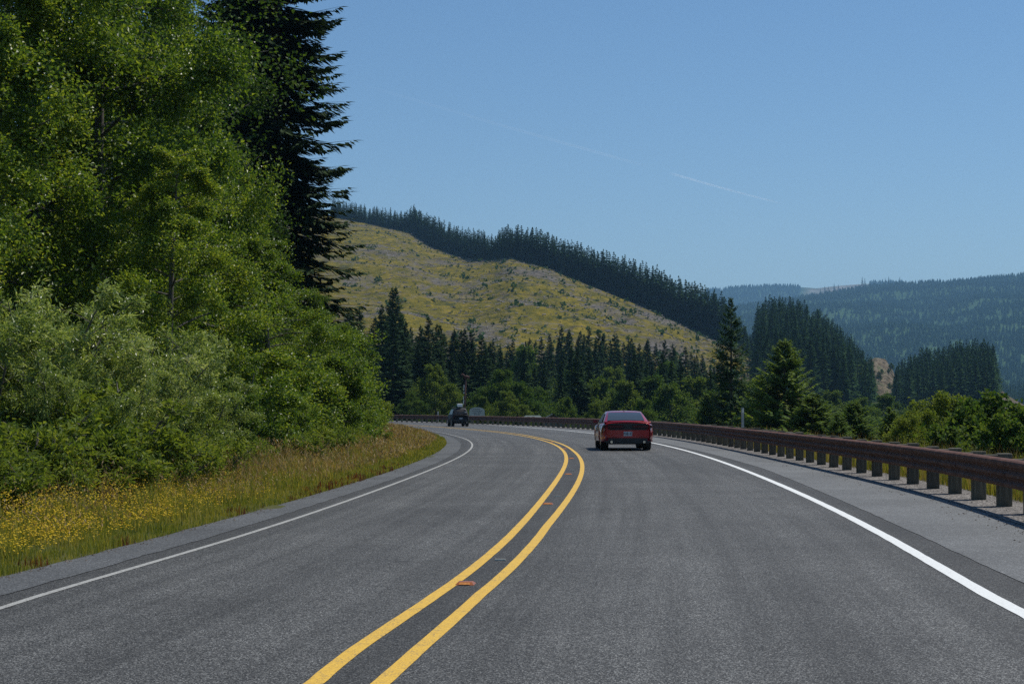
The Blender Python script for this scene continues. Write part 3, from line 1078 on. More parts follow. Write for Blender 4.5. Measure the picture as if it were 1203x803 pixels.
g.add([(-.02, 1.75, 1.43), (.02, 1.75, 1.43), (.006, 1.80, 1.50), (-.006, 1.80, 1.50), (-.02, 1.93, 1.44), (.02, 1.93, 1.44)],
      [(0, 1, 2, 3), (3, 2, 5, 4)], [(0, 3, 4), (1, 5, 2)])
g.build('roof_antenna', M['blacktrim'], car)
wheels(car, 1.86, (1.05, 4.0), .36, .28)
Geo().box(-.62, .62, .55, 4.5, .22, .5).build('underbody', M['blacktrim'], car)
for s in (-1, 1):
    g = Geo()
    xx_ = s * .952
    g.tube([(xx_, 2.0, .42), (xx_ * 1.003, 2.0, .92)], .006, 4)
    g.tube([(xx_, 3.3, .42), (xx_ * 1.003, 3.3, .92)], .006, 4)
    g.build('door_seam', M['blacktrim'], car)
    Geo().box(min(xx_, xx_ + s * .03), max(xx_, xx_ + s * .03), 2.1, 2.32, .84, .87).build('door_handle', M['redpaint'], car)

# --- the dark sport utility vehicle ahead
ZS = 140.5
xs0 = (541.5 - CX) / FOC * ZS
suv = obj('dark_utility_car', None, loc=(xs0, ZS, .004), rot=(0, 0, math.radians(9.5)))
tag(suv, 'small dark blue-black utility car with a white box on its roof, far ahead', 'car')
lower_body(3.9, .735, .36, 1.0, .92, (.72, 3.12), .35, 1.0).build('body', M['bluepaint'], suv, smooth=True)
cabin(.06, .42, 2.3, 2.95, .98, 1.55, .68, .49).build('cabin', M['bluepaint'], suv, smooth=True)
strip_panel([(-.56, .075, 1.06), (.56, .075, 1.06), (.43, .33, 1.46), (-.43, .33, 1.46)], .012).build('rear_window', M['glassb'], suv)
for s in (-1, 1):
    pts = [(s * .695, .5, 1.03), (s * .695, 2.6, 1.03), (s * .548, 2.2, 1.46), (s * .552, .65, 1.46)]
    if s < 0:
        pts = pts[::-1]
    strip_panel(pts, .012).build('side_window', M['glassb'], suv)
    rear_panel('tail_light', M['lampred'], min(s * .52, s * .68), max(s * .52, s * .68), .72, .9, .0, 5, suv, half=.78)
    Geo().box(min(s * .8, s * .95), max(s * .8, s * .95), 2.45, 2.55, 1.0, 1.14).build('side_mirror', M['blacktrim'], suv)
rear_panel('bumper', M['blacktrim'], -.71, .71, .42, .6, .03, 9, suv, half=.78)
rear_panel('licence_plate', M['plate'], -.14, .14, .64, .74, .01, 3, suv, r=0, half=.78)
Geo().tube([(.5, .25, .34), (.5, -.1, .34)], .04, 8, cap=True).build('exhaust_pipe', M['chrome'], suv)
wheels(suv, 1.47, (.72, 3.12), .35, .24)
Geo().box(-.5, .5, .3, 3.6, .25, .6).build('underbody', M['blacktrim'], suv)
Geo().box(.34, .5, .1, .13, 1.18, 1.25).build('painted_glass_glint', M['glintwhite'], suv)  # pale block added as a painted reflection on the rear glass, not a lamp
# roof rack and box
rk = Geo()
for s in (-.5, .5):
    rk.tube([(s, .6, 1.63), (s, 2.1, 1.66)], .018, 6)
for yy in (.8, 1.7):
    rk.tube([(-.52, yy, 1.66), (.52, yy, 1.66)], .018, 6)
rk.build('roof_rack', M['blacktrim'], suv)
g = timber(-.2, .2, .45, 1.1, 1.685, 1.95, .02)
bx = g.build('roof_box', plain('white_box', (.8, .8, .78), .5, var=.05), None)
bx.location = suv.location
bx.rotation_euler = suv.rotation_euler
tag(bx, 'white box riding on the roof rack of the dark utility car', 'box')
Geo().box(-.34, -.205, .8, 1.2, 1.685, 1.76).build('teal_bundle', plain('teal_cloth', (.03, .16, .15), .8), bx)


# ------------------------------------------------------------------ foliage generators
def leaves(Pc, D, N, ln_, wd, fold=.25):
    """one folded rhombus per leaf: positions, axis directions, normals, lengths, widths"""
    n = len(Pc)
    D = D / (np.linalg.norm(D, axis=1)[:, None] + 1e-9)
    S = np.cross(D, N)
    S /= np.linalg.norm(S, axis=1)[:, None] + 1e-9
    U = np.cross(S, D)
    ln_ = np.broadcast_to(ln_, (n,))[:, None]
    wd = np.broadcast_to(wd, (n,))[:, None]
    a = Pc
    c = Pc + D * ln_ - U * ln_ * .12
    b = Pc + D * ln_ * .42 + S * wd * .5 + U * wd * fold
    d = Pc + D * ln_ * .42 - S * wd * .5 + U * wd * fold
    V = np.stack([a, b, c, d], 1).reshape(-1, 3)
    Q = np.arange(n * 4).reshape(n, 4)
    return V, Q


def rdir(r, n):
    v = r.normal(size=(n, 3))
    return v / np.linalg.norm(v, axis=1)[:, None]


def broadleaf(name, seed, H, R, nleaf, leaf, mats, base=.12, shape='tree', wood=True, narrow=.45, limbs=34, up=.5, clump=.28, stems=1):
    """returns (trunk mesh, crown mesh). Limbs leave the trunk(s), carry twigs, and leaves sit in clumps round the twigs"""
    r = np.random.default_rng(seed)
    gw = Geo()
    tips = []
    for s in range(stems):
        lean = r.normal(0, .05 if stems == 1 else .32, 2) * H * (.5 if stems == 1 else .8)
        hs = H * (1 if s == 0 else r.uniform(.7, 1))
        tp = [np.array([lean[0] * t ** 1.5 + .06 * math.sin(5 * t + s) * (H * .08), lean[1] * t ** 1.5 + .05 * math.cos(4 * t + s) * H * .08, t * hs]) for t in np.linspace(0, 1, 9)]
        tp = np.array(tp)
        r0 = .012 * H + .02 if stems == 1 else .006 * H + .01
        gw.tube(tp, r0 * (1 - np.linspace(0, 1, 9)) ** .8 + .008, 7 if stems == 1 else 5)
        nl = max(5, limbs // stems)
        for k in range(nl):
            t = base + (1 - base) * ((k + .5) / nl) ** .85
            az = k * 2.39996 + r.normal(0, .35) + s
            if shape == 'tree':
                prof_ = math.sin(min(1, (t - base) / (1 - base) * .92 + .16) * math.pi) ** .6 * (1 - .35 * t)
            else:
                prof_ = (1 - .6 * t) * (.7 + .3 * math.sin(t * math.pi))
            Lb = R * prof_ * r.uniform(.7, 1.2) * (1 if stems == 1 else .75)
            if t > .9:
                Lb = max(Lb, R * .22)
            rise = up * r.uniform(.5, 1.3)
            p0 = np.array([np.interp(t, np.linspace(0, 1, 9), tp[:, q_]) for q_ in range(3)])
            d = np.array([math.cos(az), math.sin(az), 0])
            u = np.linspace(0, 1, 6)[:, None]
            bp = p0 + d * Lb * u + np.array([0, 0, 1]) * Lb * (rise * u - .28 * u * u) + r.normal(0, .03, (6, 3)) * Lb * u
            gw.tube(bp, (r0 * .35 * (1 - t * .6)) * (1 - u[:, 0] * .85) + .004, 4)
            for q_ in range(7):
                uu = r.uniform(.25, 1.0) if q_ else 1.0
                b0 = np.array([np.interp(uu, u[:, 0], bp[:, w_]) for w_ in range(3)])
                td = d * .7 + r.normal(0, .6, 3) + np.array([0, 0, .25])
                td /= np.linalg.norm(td)
                Lt = Lb * r.uniform(.15, .38) + .12
                b1 = b0 + td * Lt
                tips.append((b0, b1, Lt))
                if wood and q_ % 2 == 0:
                    gw.tube([b0, b1], [.008 + .001 * H * .1, .003], 3)
    tips_a = np.array([t[0] for t in tips])
    tips_b = np.array([t[1] for t in tips])
    Lt = np.array([t[2] for t in tips])
    wgt = (Lt + .15) * (r.gamma(1.3, .8, len(Lt)) + .2) * np.repeat(r.uniform(.35, 1.6, len(Lt) // 7 + 1), 7)[:len(Lt)]
    wgt /= wgt.sum()
    k = r.choice(len(tips), nleaf, p=wgt)
    u = r.beta(1.6, 1.1, nleaf)[:, None]
    pos_ = tips_a[k] * (1 - u) + tips_b[k] * u + rdir(r, nleaf) * (r.uniform(0, 1, nleaf) ** .6 * clump * (.5 + Lt[k]))[:, None]
    pos_[:, 2] = np.maximum(pos_[:, 2], .04)
    D = rdir(r, nleaf) * .8 + (tips_b[k] - tips_a[k]) / Lt[k][:, None] * .5 + np.array([0, 0, .05])
    N = rdir(r, nleaf) * .75 + np.array([0, 0, .9])
    V, Q = leaves(pos_, D, N, leaf[0] * r.uniform(.6, 1.25, nleaf), leaf[1] * r.uniform(.7, 1.2, nleaf))
    crown = mesh_np(name + '_crown', V, Q, mats=[mats[0]])
    trunk = gw.mesh(name + '_trunk', [mats[1]], smooth=True)
    return trunk, crown


def conifer(name, seed, H, R, whorl, nb, ntw, mats, droop=.35, tipup=.15, base=.06, tw=.16, power=.85, twl=.32, single=False, gap=.0, wseg=True):
    """spruce or fir: whorls of boughs, each bough fledged with flat twigs; returns (trunk, crown) or one mesh"""
    r = np.random.default_rng(seed)
    gt = Geo()
    zs = np.linspace(0, H, 8)
    gt.tube([(0, 0, z) for z in zs], .011 * H * (1 - zs / H) ** .9 + .012, 6)
    Pc, D, N, LL, WW = [], [], [], [], []
    z = base * H
    while z < H * .985:
        t = z / H
        rr = R * (1 - t) ** power + .05 * R * .3
        for k in range(nb):
            if r.random() < gap:
                continue
            az = r.uniform(0, 2 * np.pi)
            Lb = rr * r.uniform(.62, 1.12)
            d = np.array([math.cos(az), math.sin(az), 0])
            side = np.array([-d[1], d[0], 0])
            sl_ = -droop * (1.15 - t) + .55 * t ** 3 + r.normal(0, .06)
            z0 = z + r.uniform(-.4, .4) * whorl
            u = (np.arange(ntw) + .5) / ntw
            u = .12 + .88 * u
            bp = np.array([0, 0, z0]) + d * (Lb * u)[:, None] + np.array([0, 0, 1]) * (Lb * (sl_ * u + tipup * u ** 3))[:, None]
            if wseg and Lb > 1.0:
                gt.tube([np.array([0, 0, z0]), bp[ntw // 2], bp[-1]], [.012 + .006 * Lb, .008 + .003 * Lb, .004], 3)
            for s in (-1, 1):
                m = ntw
                dd = d * r.uniform(.55, .95, (m, 1)) + side * s * r.uniform(.5, .9, (m, 1)) + np.array([0, 0, 1]) * r.uniform(-.45, .05, (m, 1))
                ll = Lb * twl * (1.25 - u) * r.uniform(.7, 1.2, m) + .10 * (tw / .16) ** .6
                Pc.append(bp + r.normal(0, .01, (m, 3)))
                D.append(dd)
                N.append(np.array([0, 0, 1]) + r.normal(0, .25, (m, 3)))
                LL.append(ll)
                WW.append(np.full(m, tw) * (.3 + .7 * min(1, Lb / (R * .6))) * r.uniform(.7, 1.3, m))
            # leading shoot
            Pc.append(bp[-1:])
            D.append((d + np.array([0, 0, tipup + sl_ * .4]))[None])
            N.append(np.array([[0, 0, 1.0]]))
            LL.append(np.array([Lb * .12 + .1]))
            WW.append(np.array([tw * (.25 + .75 * min(1, Lb / (R * .6)))]))
        z += whorl * (1.05 - .45 * t) * r.uniform(.8, 1.2)
    n = 4
    Pc.append(np.array([[0, 0, H * .96]] * n))
    D.append(np.array([[.05 * math.cos(a), .05 * math.sin(a), 1] for a in range(n)]))
    N.append(rdir(r, n))
    LL.append(np.full(n, H * .05))
    WW.append(np.full(n, tw * .3 + .03))
    Pc = np.vstack(Pc)
    V, Q = leaves(Pc, np.vstack(D), np.vstack(N), np.concatenate(LL), np.concatenate(WW), fold=-.12)
    if single:
        gt.add(V, Q, m=1)
        return gt.mesh(name, [mats[1], mats[0]])
    return gt.mesh(name + '_trunk', [mats[1]], smooth=True), mesh_np(name + '_crown', V, Q, mats=[mats[0]])


def place(kind, name, X, Y, z, scale, rot, label, cat, group=None, sq=None, lean=(0, 0)):
    """kind: (trunk mesh, crown mesh) or one mesh"""
    s = scale if isinstance(scale, tuple) else (scale,) * 3
    if isinstance(kind, tuple):
        o = obj(name, None, loc=(X, Y, z), rot=(lean[0], lean[1], rot), scale=s)
        obj('trunk', kind[0], o)
        obj('crown', kind[1], o)
    else:
        o = obj(name, kind, loc=(X, Y, z), rot=(lean[0], lean[1], rot), scale=s)
    tag(o, label, cat, group)
    return o


def stand(kind, H0, name, px, ytop, Z, label, cat, group=None, wide=1.0, sink=.1, lean=(0, 0), R=None):
    """puts a tree of model height H0 at column px and distance Z so that its top reaches row ytop"""
    x = (px - CX) / FOC * Z
    gz = float(ground(x, Z)) - sink
    h = EYE + (HOR - ytop) / FOC * Z - gz
    s = h / H0
    return place(kind, name, x, Z, gz, (s * wide, s * wide, s), random.uniform(0, 6.28), label, cat, group, lean=lean)


# ------------------------------------------------------------------ left bank: spruces, alders, willows, weeds
AL = [broadleaf('alder%d' % k, 20 + k, 12, 3.3, 64000, (.10, .07), (M['alder'], M['bark']), base=.07, limbs=46, up=.55, clump=.36) for k in range(3)]
ALD = broadleaf('shaded_alder', 31, 14, 3.6, 52000, (.10, .075), (M['alder_shaded'], M['bark']), base=.06, limbs=46, up=.6, clump=.45)
WI = [broadleaf('willow%d' % k, 40 + k, 3.6, 1.7, 24000, (.115, .029), (M['willow'], M['bark']), base=.03, shape='bush', limbs=60, up=1.1, clump=.22, stems=6) for k in range(3)]
BU = [broadleaf('bush%d' % k, 50 + k, 3.0, 1.6, 19000, (.085, .058), (M['alder'], M['bark']), base=.02, shape='bush', limbs=54, up=.9, clump=.3, stems=5) for k in range(2)]
WE = [broadleaf('weed%d' % k, 60 + k, 1.1, .65, 2600, (.11, .04), (M['weed'], M['bark']), base=.03, shape='bush', limbs=30, up=1.2, clump=.22, stems=6) for k in range(3)]
SPR = [conifer('spruce%d' % k, 70 + k, 46, 4.9, .50, 12, 26, (M['spruce'], M['darkbark']), droop=.62, tipup=.3, base=.03, tw=.2, twl=.30) for k in range(2)]

stand(SPR[0], 46, 'spruce_tree', 322, -600, 84, 'huge dark spruce against the sky, its drooping boughs overhanging the hill', 'spruce', 'tall dark spruces on the left bank')
stand(SPR[1], 46, 'spruce_tree', 285, -420, 96, 'dark spruce half hidden between the alders, left of the huge spruce', 'spruce', 'tall dark spruces on the left bank')

AG = 'alders on the left bank'
alders = [
    # px, ytop, Z, kind, wide, label
    (45, -200, 44, 0, 1.05, 'tall alder rising at the far left edge behind the willows'),
    (118, -170, 46, 1, .95, 'tall alder behind the silvery willow with its crown leaving the frame'),
    (172, -40, 52, 2, .85, 'upper-left alder whose bright crown edge meets the dark spruce'),
    (218, 60, 57, 0, .72, 'slim alder standing in front of the dark spruce trunk'),
    (195, 180, 41, 1, 1.15, 'rounded mid-height alder with a bright lobed crown above the willows'),
    (285, 215, 60, 2, 1.05, 'broad alder below the spruce with crown sloping right'),
    (318, 284, 52, 1, 1.4, 'low wide alder with yellow-green leaves beside the verge'),
    (364, 345, 66, 0, 1.25, 'low alder at the right end of the thicket below the spruce'),
    (90, 90, 50, 2, 1.2, 'alder with dark inner crown behind the willow clump'),
    (-25, -60, 40, 1, 1.1, 'alder cut by the left frame edge')]
for px, yt, Z, k, w, lb in alders:
    stand(AL[k], 12, 'alder_tree', px, yt, Z, lb, 'alder', AG, wide=w)
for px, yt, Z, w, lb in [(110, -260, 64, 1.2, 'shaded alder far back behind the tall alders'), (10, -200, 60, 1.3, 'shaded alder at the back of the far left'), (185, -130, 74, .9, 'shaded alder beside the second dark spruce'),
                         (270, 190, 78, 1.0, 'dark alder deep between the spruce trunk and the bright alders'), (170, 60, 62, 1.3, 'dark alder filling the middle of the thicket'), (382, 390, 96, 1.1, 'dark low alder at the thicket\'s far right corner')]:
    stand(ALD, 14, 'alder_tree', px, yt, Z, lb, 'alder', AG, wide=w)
WG = 'willow bushes along the left verge'
willows = [(-15, 350, 27.5, 0, 1.2, 'willow bush cut by the left frame edge'), (45, 352, 29, 1, 1.15, 'grey-green willow bush nearest the left frame edge'), (105, 375, 31, 2, 1.1, 'second grey-green willow from the left'),
           (150, 405, 30, 0, 1.0, 'rounded willow in the middle of the willow row'), (205, 400, 33, 1, 1.1, 'silvery willow bush with glinting narrow leaves above the flowers'),
           (240, 445, 35, 2, 1.1, 'lower silvery willow at the right end of the willow row'), (75, 425, 27, 2, .9, 'front willow between the first two willows')]
for px, yt, Z, k, w, lb in willows:
    stand(WI[k], 3.6, 'willow_bush', px, yt, Z, lb, 'willow bush', WG, wide=w * 1.0)
BG = 'leafy bushes along the left thicket'
bushes = [(285, 430, 41, 0, 1.3, 'green bush right of the silvery willows'), (320, 425, 46, 1, 1.4, 'green bush under the wide yellow-green alder'), (355, 425, 51, 0, 1.3, 'green bush halfway along the thicket edge'),
          (385, 430, 57, 1, 1.2, 'bright bush near the right end of the thicket'), (405, 424, 64, 0, 1.1, 'second last bush of the thicket edge'), (424, 446, 71, 1, 1.0, 'last bush of the thicket, next to the far guardrail'),
          (440, 470, 80, 0, .9, 'small low bush at the very end of the thicket'), (262, 470, 37, 1, 1.1, 'small bush tucked behind the silvery willow'), (396, 398, 74, 1, 1.25, 'taller bush behind the thicket end'), (335, 470, 44, 0, 1.0, 'low bush behind the brown grass'), (374, 468, 52, 1, 1.0, 'low bush behind the brown grass near the thicket end')]
for px, yt, Z, k, w, lb in bushes:
    stand(BU[k], 3.0, 'leafy_bush', px, yt, Z, lb, 'bush', BG, wide=w)
pw = [(-5, 520, 23.5), (22, 505, 24.5), (50, 515, 24.0), (78, 500, 25.2), (102, 520, 25), (128, 505, 26.4), (152, 528, 26), (172, 512, 28), (200, 520, 28.5), (225, 528, 30), (250, 520, 32), (275, 522, 34.5), (15, 545, 22.6), (65, 548, 23.4), (112, 548, 24.6), (300, 515, 38), (190, 545, 27), (140, 490, 27.5), (90, 470, 27)]
for k, (px, yt, Z) in enumerate(pw):
    stand(WE[k % 3], 1.1, 'weed_clump', px, yt, Z, 'leafy green weed clump at the foot of the willows above the yellow flowers', 'weeds', 'weed clumps at the foot of the willows', wide=1.2)

for k in range(34):
    Z = 17.5 * (62 / 17.5) ** ((k + .5) / 34)
    x = float(grassL(Z)) - 2.9 - random.uniform(-.35, .7) + (.5 if Z > 40 else 0)
    hh = random.uniform(.5, .95)
    place(WE[k % 3], 'weed_clump', x, Z, float(ground(x, Z)), (hh * 1.25, hh * 1.25, hh), random.uniform(0, 6.28), 'low green weed clump between the verge grass and the thicket', 'weeds', 'low weed clumps along the thicket edge')

# ------------------------------------------------------------------ grass and flowers
def blades(n, zf, xf, hf, w, name, mat, label, lean=.3, seed=1):
    r = np.random.default_rng(seed)
    Z = zf(r, n)
    X = xf(r, n, Z)
    h = hf(r, n, X, Z)
    k = h > .02
    X, Z, h = X[k], Z[k], h[k]
    n = len(X)
    g0 = ground(X, Z)
    az = r.uniform(0, 6.28, n)
    W = w * r.uniform(.6, 1.4, n) * np.clip(Z / 28, .75, 2.6)
    la = r.uniform(0, 6.28, n)
    ll = h * lean * r.uniform(.2, 1.3, n)
    a = np.stack([X - np.cos(az) * W, Z - np.sin(az) * W, g0 - .02], 1)
    b = np.stack([X + np.cos(az) * W, Z + np.sin(az) * W, g0 - .02], 1)
    m1 = np.stack([X + np.cos(la) * ll * .35 + np.cos(az) * W * .7, Z + np.sin(la) * ll * .35 + np.sin(az) * W * .7, g0 + h * .6], 1)
    m0 = np.stack([X + np.cos(la) * ll * .35 - np.cos(az) * W * .7, Z + np.sin(la) * ll * .35 - np.sin(az) * W * .7, g0 + h * .6], 1)
    c = np.stack([X + np.cos(la) * ll, Z + np.sin(la) * ll, g0 + h], 1)
    V = np.stack([a, b, m1, m0, c], 1).reshape(-1, 3)
    i5 = np.arange(n) * 5
    Q = np.stack([i5, i5 + 1, i5 + 2, i5 + 3], 1)
    T = np.stack([i5 + 3, i5 + 2, i5 + 4], 1)
    o = obj(name, mesh_np(name, V, Q, T, [mat]))
    return tag(o, label, 'grass', kind='stuff')


def grassmat(name, stops, trans=.3, ps=.35):
    return leafmat(name, stops, trans, .6, .25, clump=.75, cscale=ps)


M['grass'] = grassmat('verge_grass', [(0.1, (.075, .12, .018)), (0.45, (.17, .20, .028)), (0.7, (.30, .28, .045)), (0.95, (.42, .35, .09))])
M['drygrass'] = grassmat('dry_seed_grass', [(0.1, (.12, .085, .03)), (0.35, (.21, .13, .055)), (0.6, (.27, .17, .075)), (0.95, (.44, .33, .17))])
M['weedgrass'] = grassmat('weedy_grass', [(0.1, (.05, .09, .016)), (0.5, (.12, .16, .03)), (0.95, (.26, .25, .07))])
M['redgrass'] = grassmat('red_sorrel', [(0.1, (.09, .025, .012)), (0.9, (.2, .07, .03))])
M['petal'] = leafmat('yellow_petal', [(0.1, (.5, .33, .01)), (0.6, (.68, .48, .015)), (0.95, (.8, .62, .04))], .3, .6, .2)
logz = lambda a, b_: (lambda r, n: a * (b_ / a) ** r.random(n))


def wverge(Z):
    return np.interp(Z, [13, 30, 60, 90, 120], [4.6, 4.9, 3.4, 3.2, 3.2])


xL = lambda r, n, Z: grassL(Z) - .02 - wverge(Z) * r.random(n) ** 1.15
dl = lambda X, Z: grassL(Z) - X
blades(120000, logz(12.5, 118), xL, lambda r, n, X, Z: (.10 + .30 * smoothstep(.1, 1.8, dl(X, Z) + .35 * wav(X, Z, 1.3, 3))) * r.uniform(.5, 1.25, n) * (.8 + .5 * wav(X, Z, 2.1, 3, 1)), .006, 'grass', M['grass'], 'green and yellowing grass on the verge left of the road', seed=3)
blades(25000, logz(20, 118), lambda r, n, Z: grassL(Z) - .7 - (wverge(Z) - .7) * r.random(n), lambda r, n, X, Z: (.25 + .36 * smoothstep(.5, 2.2, dl(X, Z))) * (1 - .3 * smoothstep(35, 60, Z)) * r.uniform(.5, 1.25, n) * smoothstep(-.55, .15, wav(X, Z, 5, 3, 2) + .9 * smoothstep(24, 38, Z) - .35), .0042, 'seed_grass', M['drygrass'], 'tall dry brown seed grass on the left verge by the thicket', lean=.6, seed=5)
blades(3500, logz(13, 45), lambda r, n, Z: grassL(Z) + .03 - .35 * r.random(n), lambda r, n, X, Z: .16 * r.uniform(.4, 1.2, n) * smoothstep(.1, .5, wav(X, Z, 2.6, 3, 4)), .007, 'red_sorrel', M['redgrass'], 'reddish low growth along the pavement edge on the left', seed=6)
blades(26000, logz(13, 60), lambda r, n, Z: grassL(Z) - 1.6 - 4.2 * r.random(n), lambda r, n, X, Z: (.35 + .45 * smoothstep(1.8, 4.5, dl(X, Z))) * r.uniform(.4, 1.3, n) * smoothstep(-.6, .4, wav(X, Z, 1.7, 3, 3)), .007, 'tall_grass', M['weedgrass'], 'taller green grass and stems among the weeds at the thicket foot', lean=.35, seed=15)
r = np.random.default_rng(33)
n = 17000
Z = 18 * (118 / 18) ** r.random(n)
X = grassL(Z) - .5 - (wverge(Z) - .3) * r.random(n)
k = r.random(n) < smoothstep(-.7, .3, wav(X, Z, 4, 3, 2) + .8 * smoothstep(22, 38, Z) - .35)
X, Z = X[k], Z[k]
n = len(X)
V, Q = leaves(np.stack([X, Z, ground(X, Z) + (.25 + .38 * smoothstep(.4, 2.2, dl(X, Z))) * (1 - .3 * smoothstep(35, 60, Z)) * r.uniform(.45, 1.25, n)], 1), rdir(r, n) * .6 + np.array([0, 0, .7]), rdir(r, n), r.uniform(.05, .13, n) * np.clip(Z / 35, .8, 1.6), .018 * np.clip(Z / 35, .8, 2))
tag(obj('seed_heads', mesh_np('seed_heads', V, Q, mats=[M['drygrass']])), 'pale tan seed heads over the grass of the left verge', 'grass', kind='stuff')
# ground beyond the guardrail
xR = lambda r, n, Z: rail(Z) + .5 + 4.5 * r.random(n) ** 1.3
blades(42000, logz(18, 75), xR, lambda r, n, X, Z: (.25 + .55 * smoothstep(.2, 1.6, X - rail(Z))) * r.uniform(.5, 1.2, n), .006, 'roadside_grass', M['grass'], 'yellow-green grass behind the guardrail posts', seed=8)
blades(16000, logz(18, 75), xR, lambda r, n, X, Z: (.3 + .7 * smoothstep(.3, 1.6, X - rail(Z))) * r.uniform(.5, 1.1, n), .004, 'seed_grass', M['drygrass'], 'dry seed grass behind the guardrail posts', seed=9)

# yellow wildflowers
r = np.random.default_rng(12)
n = 110000
Z = 12.5 * (34 / 12.5) ** r.random(n)
X = grassL(Z) - .25 - 4.2 * r.random(n)
d_ = dl(X, Z)
dens = smoothstep(-.15, .55, wav(X, Z, 1.9, 3, 1) * .7 + .6) * smoothstep(.3, 1.1, d_) * (1 - .8 * smoothstep(1.7, 3.2, d_ + .5 * wav(X, Z, 1.1, 2, 4))) * (1 - smoothstep(20, 33, Z + 3 * wav(X, Z, 3, 2, 3)))
k = r.random(n) < dens * .8 * (.35 + .65 * smoothstep(-.3, .5, wav(X, Z, .7, 3, 2)))
X, Z, d_ = X[k], Z[k], d_[k]
n = len(X)
zz_ = ground(X, Z) + (.12 + .26 * smoothstep(.3, 2.4, d_)) * r.uniform(.5, 1.4, n)
N = rdir(r, n) * .5 + np.array([0, -.25, 1.0])
N /= np.linalg.norm(N, axis=1)[:, None]
A = np.cross(N, np.array([0, 1.0, 0]))
A /= np.linalg.norm(A, axis=1)[:, None]
B = np.cross(N, A)
rad = r.uniform(.007, .014, n)
c0 = np.stack([X, Z, zz_], 1)
rim = [c0 + (A * math.cos(t) + B * math.sin(t)) * rad[:, None] for t in np.arange(6) * math.pi / 3]
V = np.stack([c0 + N * rad[:, None] * .35] + rim, 1).reshape(-1, 3)
i7 = np.arange(n)[:, None] * 7
T = np.concatenate([i7 + np.array([[0, 1 + a, 1 + (a + 1) % 6]]) for a in range(6)], 0)
tag(obj('wildflowers', mesh_np('wildflowers', V, tris=T, mats=[M['petal']])), 'small yellow wildflowers scattered thickly over the left verge', 'wildflowers', kind='stuff')


# ------------------------------------------------------------------ hills
def hill(name, label, px0, px1, npx, ridge, zridge, zfoot, yfoot, mats, nv=60, over=.35, amp=3.0, nscale=90, power=1.0, attrs=None, seed=0):
    """a hillside rising from its foot at distance zfoot to a ridge; returns the surface function"""
    def surf(px, v):
        px = np.asarray(px, float)
        v = np.asarray(v, float)
        zr = interp(px, zridge)
        yr = interp(px, ridge)
        zf = interp(px, zfoot) if isinstance(zfoot, list) else zfoot
        vv = np.minimum(v, 1)
        Z = zf + (zr - zf) * v
        e0 = EYE + (HOR - yfoot) / FOC * zf
        e1 = EYE + (HOR - yr) / FOC * zr
        h = e0 + (e1 - e0) * vv ** power
        h = h - np.maximum(v - 1, 0) * (e1 - e0) * .10
        X = (px - CX) / FOC * Z
        h = h + amp * wav(X, Z, nscale, 4, seed) * np.clip(v * 4, 0, 1) * np.where(v < 1.0, np.clip((1 - v) * 3 + .15, 0, 1), .15)
        return X, Z, h
    pxs = np.linspace(px0, px1, npx)
    vs = np.concatenate([np.linspace(0, 1, nv), np.linspace(1, 1 + over, 12)[1:]])
    A, B = np.meshgrid(pxs, vs)
    X, Z, h = surf(A, B)
    k = npx
    i, j = np.meshgrid(np.arange(len(vs) - 1), np.arange(k - 1), indexing='ij')
    i = i.ravel()
    j = j.ravel()
    q = np.stack([i * k + j, i * k + j + 1, (i + 1) * k + j + 1, (i + 1) * k + j], 1)
    h = h.copy()
    h[0] -= 12
    at = {kk: f(A, B).ravel() for kk, f in attrs.items()} if attrs else None
    o = obj(name, mesh_np(name, np.stack([X.ravel(), Z.ravel(), h.ravel()], 1), q, mats=mats, smooth=True, attrs=at))
    tag(o, label, kind='structure')
    return surf


# clearcut hillside material: yellow-green grass, grey slash, faint skid tracks
m, nt, b, l = newmat('clearcut_slope')
co = coords(nt)
mp = nt.nodes.new('ShaderNodeMapping')
mp.inputs['Scale'].default_value = (1, .45, 2.2)
l.new(co, mp.inputs['Vector'])
big = noise(nt, .026, 8, .8, mp.outputs[0], .5)
fine = noise(nt, .16, 6, .75, mp.outputs[0])
grassc = ramp(nt, fine, [(0.3, (.05, .06, .014)), (0.5, (.16, .135, .02)), (0.65, (.28, .21, .026)), (0.8, (.16, .16, .045))])
slash = ramp(nt, noise(nt, .3, 5, .8, mp.outputs[0]), [(0.3, (.07, .062, .056)), (0.5, (.125, .112, .105)), (0.72, (.25, .23, .215))])
msk = mathn(nt, 'ADD', mathn(nt, 'MULTIPLY', big, 1.0), mathn(nt, 'MULTIPLY', fine, .35))
c = mixc(nt, ramp(nt, msk, [(0.67, (0, 0, 0)), (0.76, (.9, .9, .9))]), grassc, slash)
c = mixc(nt, ramp(nt, noise(nt, .06, 6, .8, mp.outputs[0]), [(0.34, (1, 1, 1)), (0.42, (0, 0, 0))]), c, (.05, .062, .024))
sz_ = nt.nodes.new('ShaderNodeSeparateXYZ')
l.new(co, sz_.inputs[0])
hz_ = mathn(nt, 'ADD', mathn(nt, 'MULTIPLY', sz_.outputs[2], 1 / 13.0), mathn(nt, 'MULTIPLY', noise(nt, .008, 3, .5, co), 3.0))
fr = mathn(nt, 'FRACT', hz_)
c = mixc(nt, mathn(nt, 'MULTIPLY', ramp(nt, fr, [(0.0, (1,) * 3), (0.035, (1,) * 3), (0.06, (0,) * 3)]), .7), c, (.085, .072, .045))
l.new(c, b.inputs['Base Color'])
b.inputs['Roughness'].default_value = 1
b.inputs['Specular IOR Level'].default_value = .05
bump(nt, b, noise(nt, .12, 6, .75, co), .9, 4)
M['clearcut'] = m

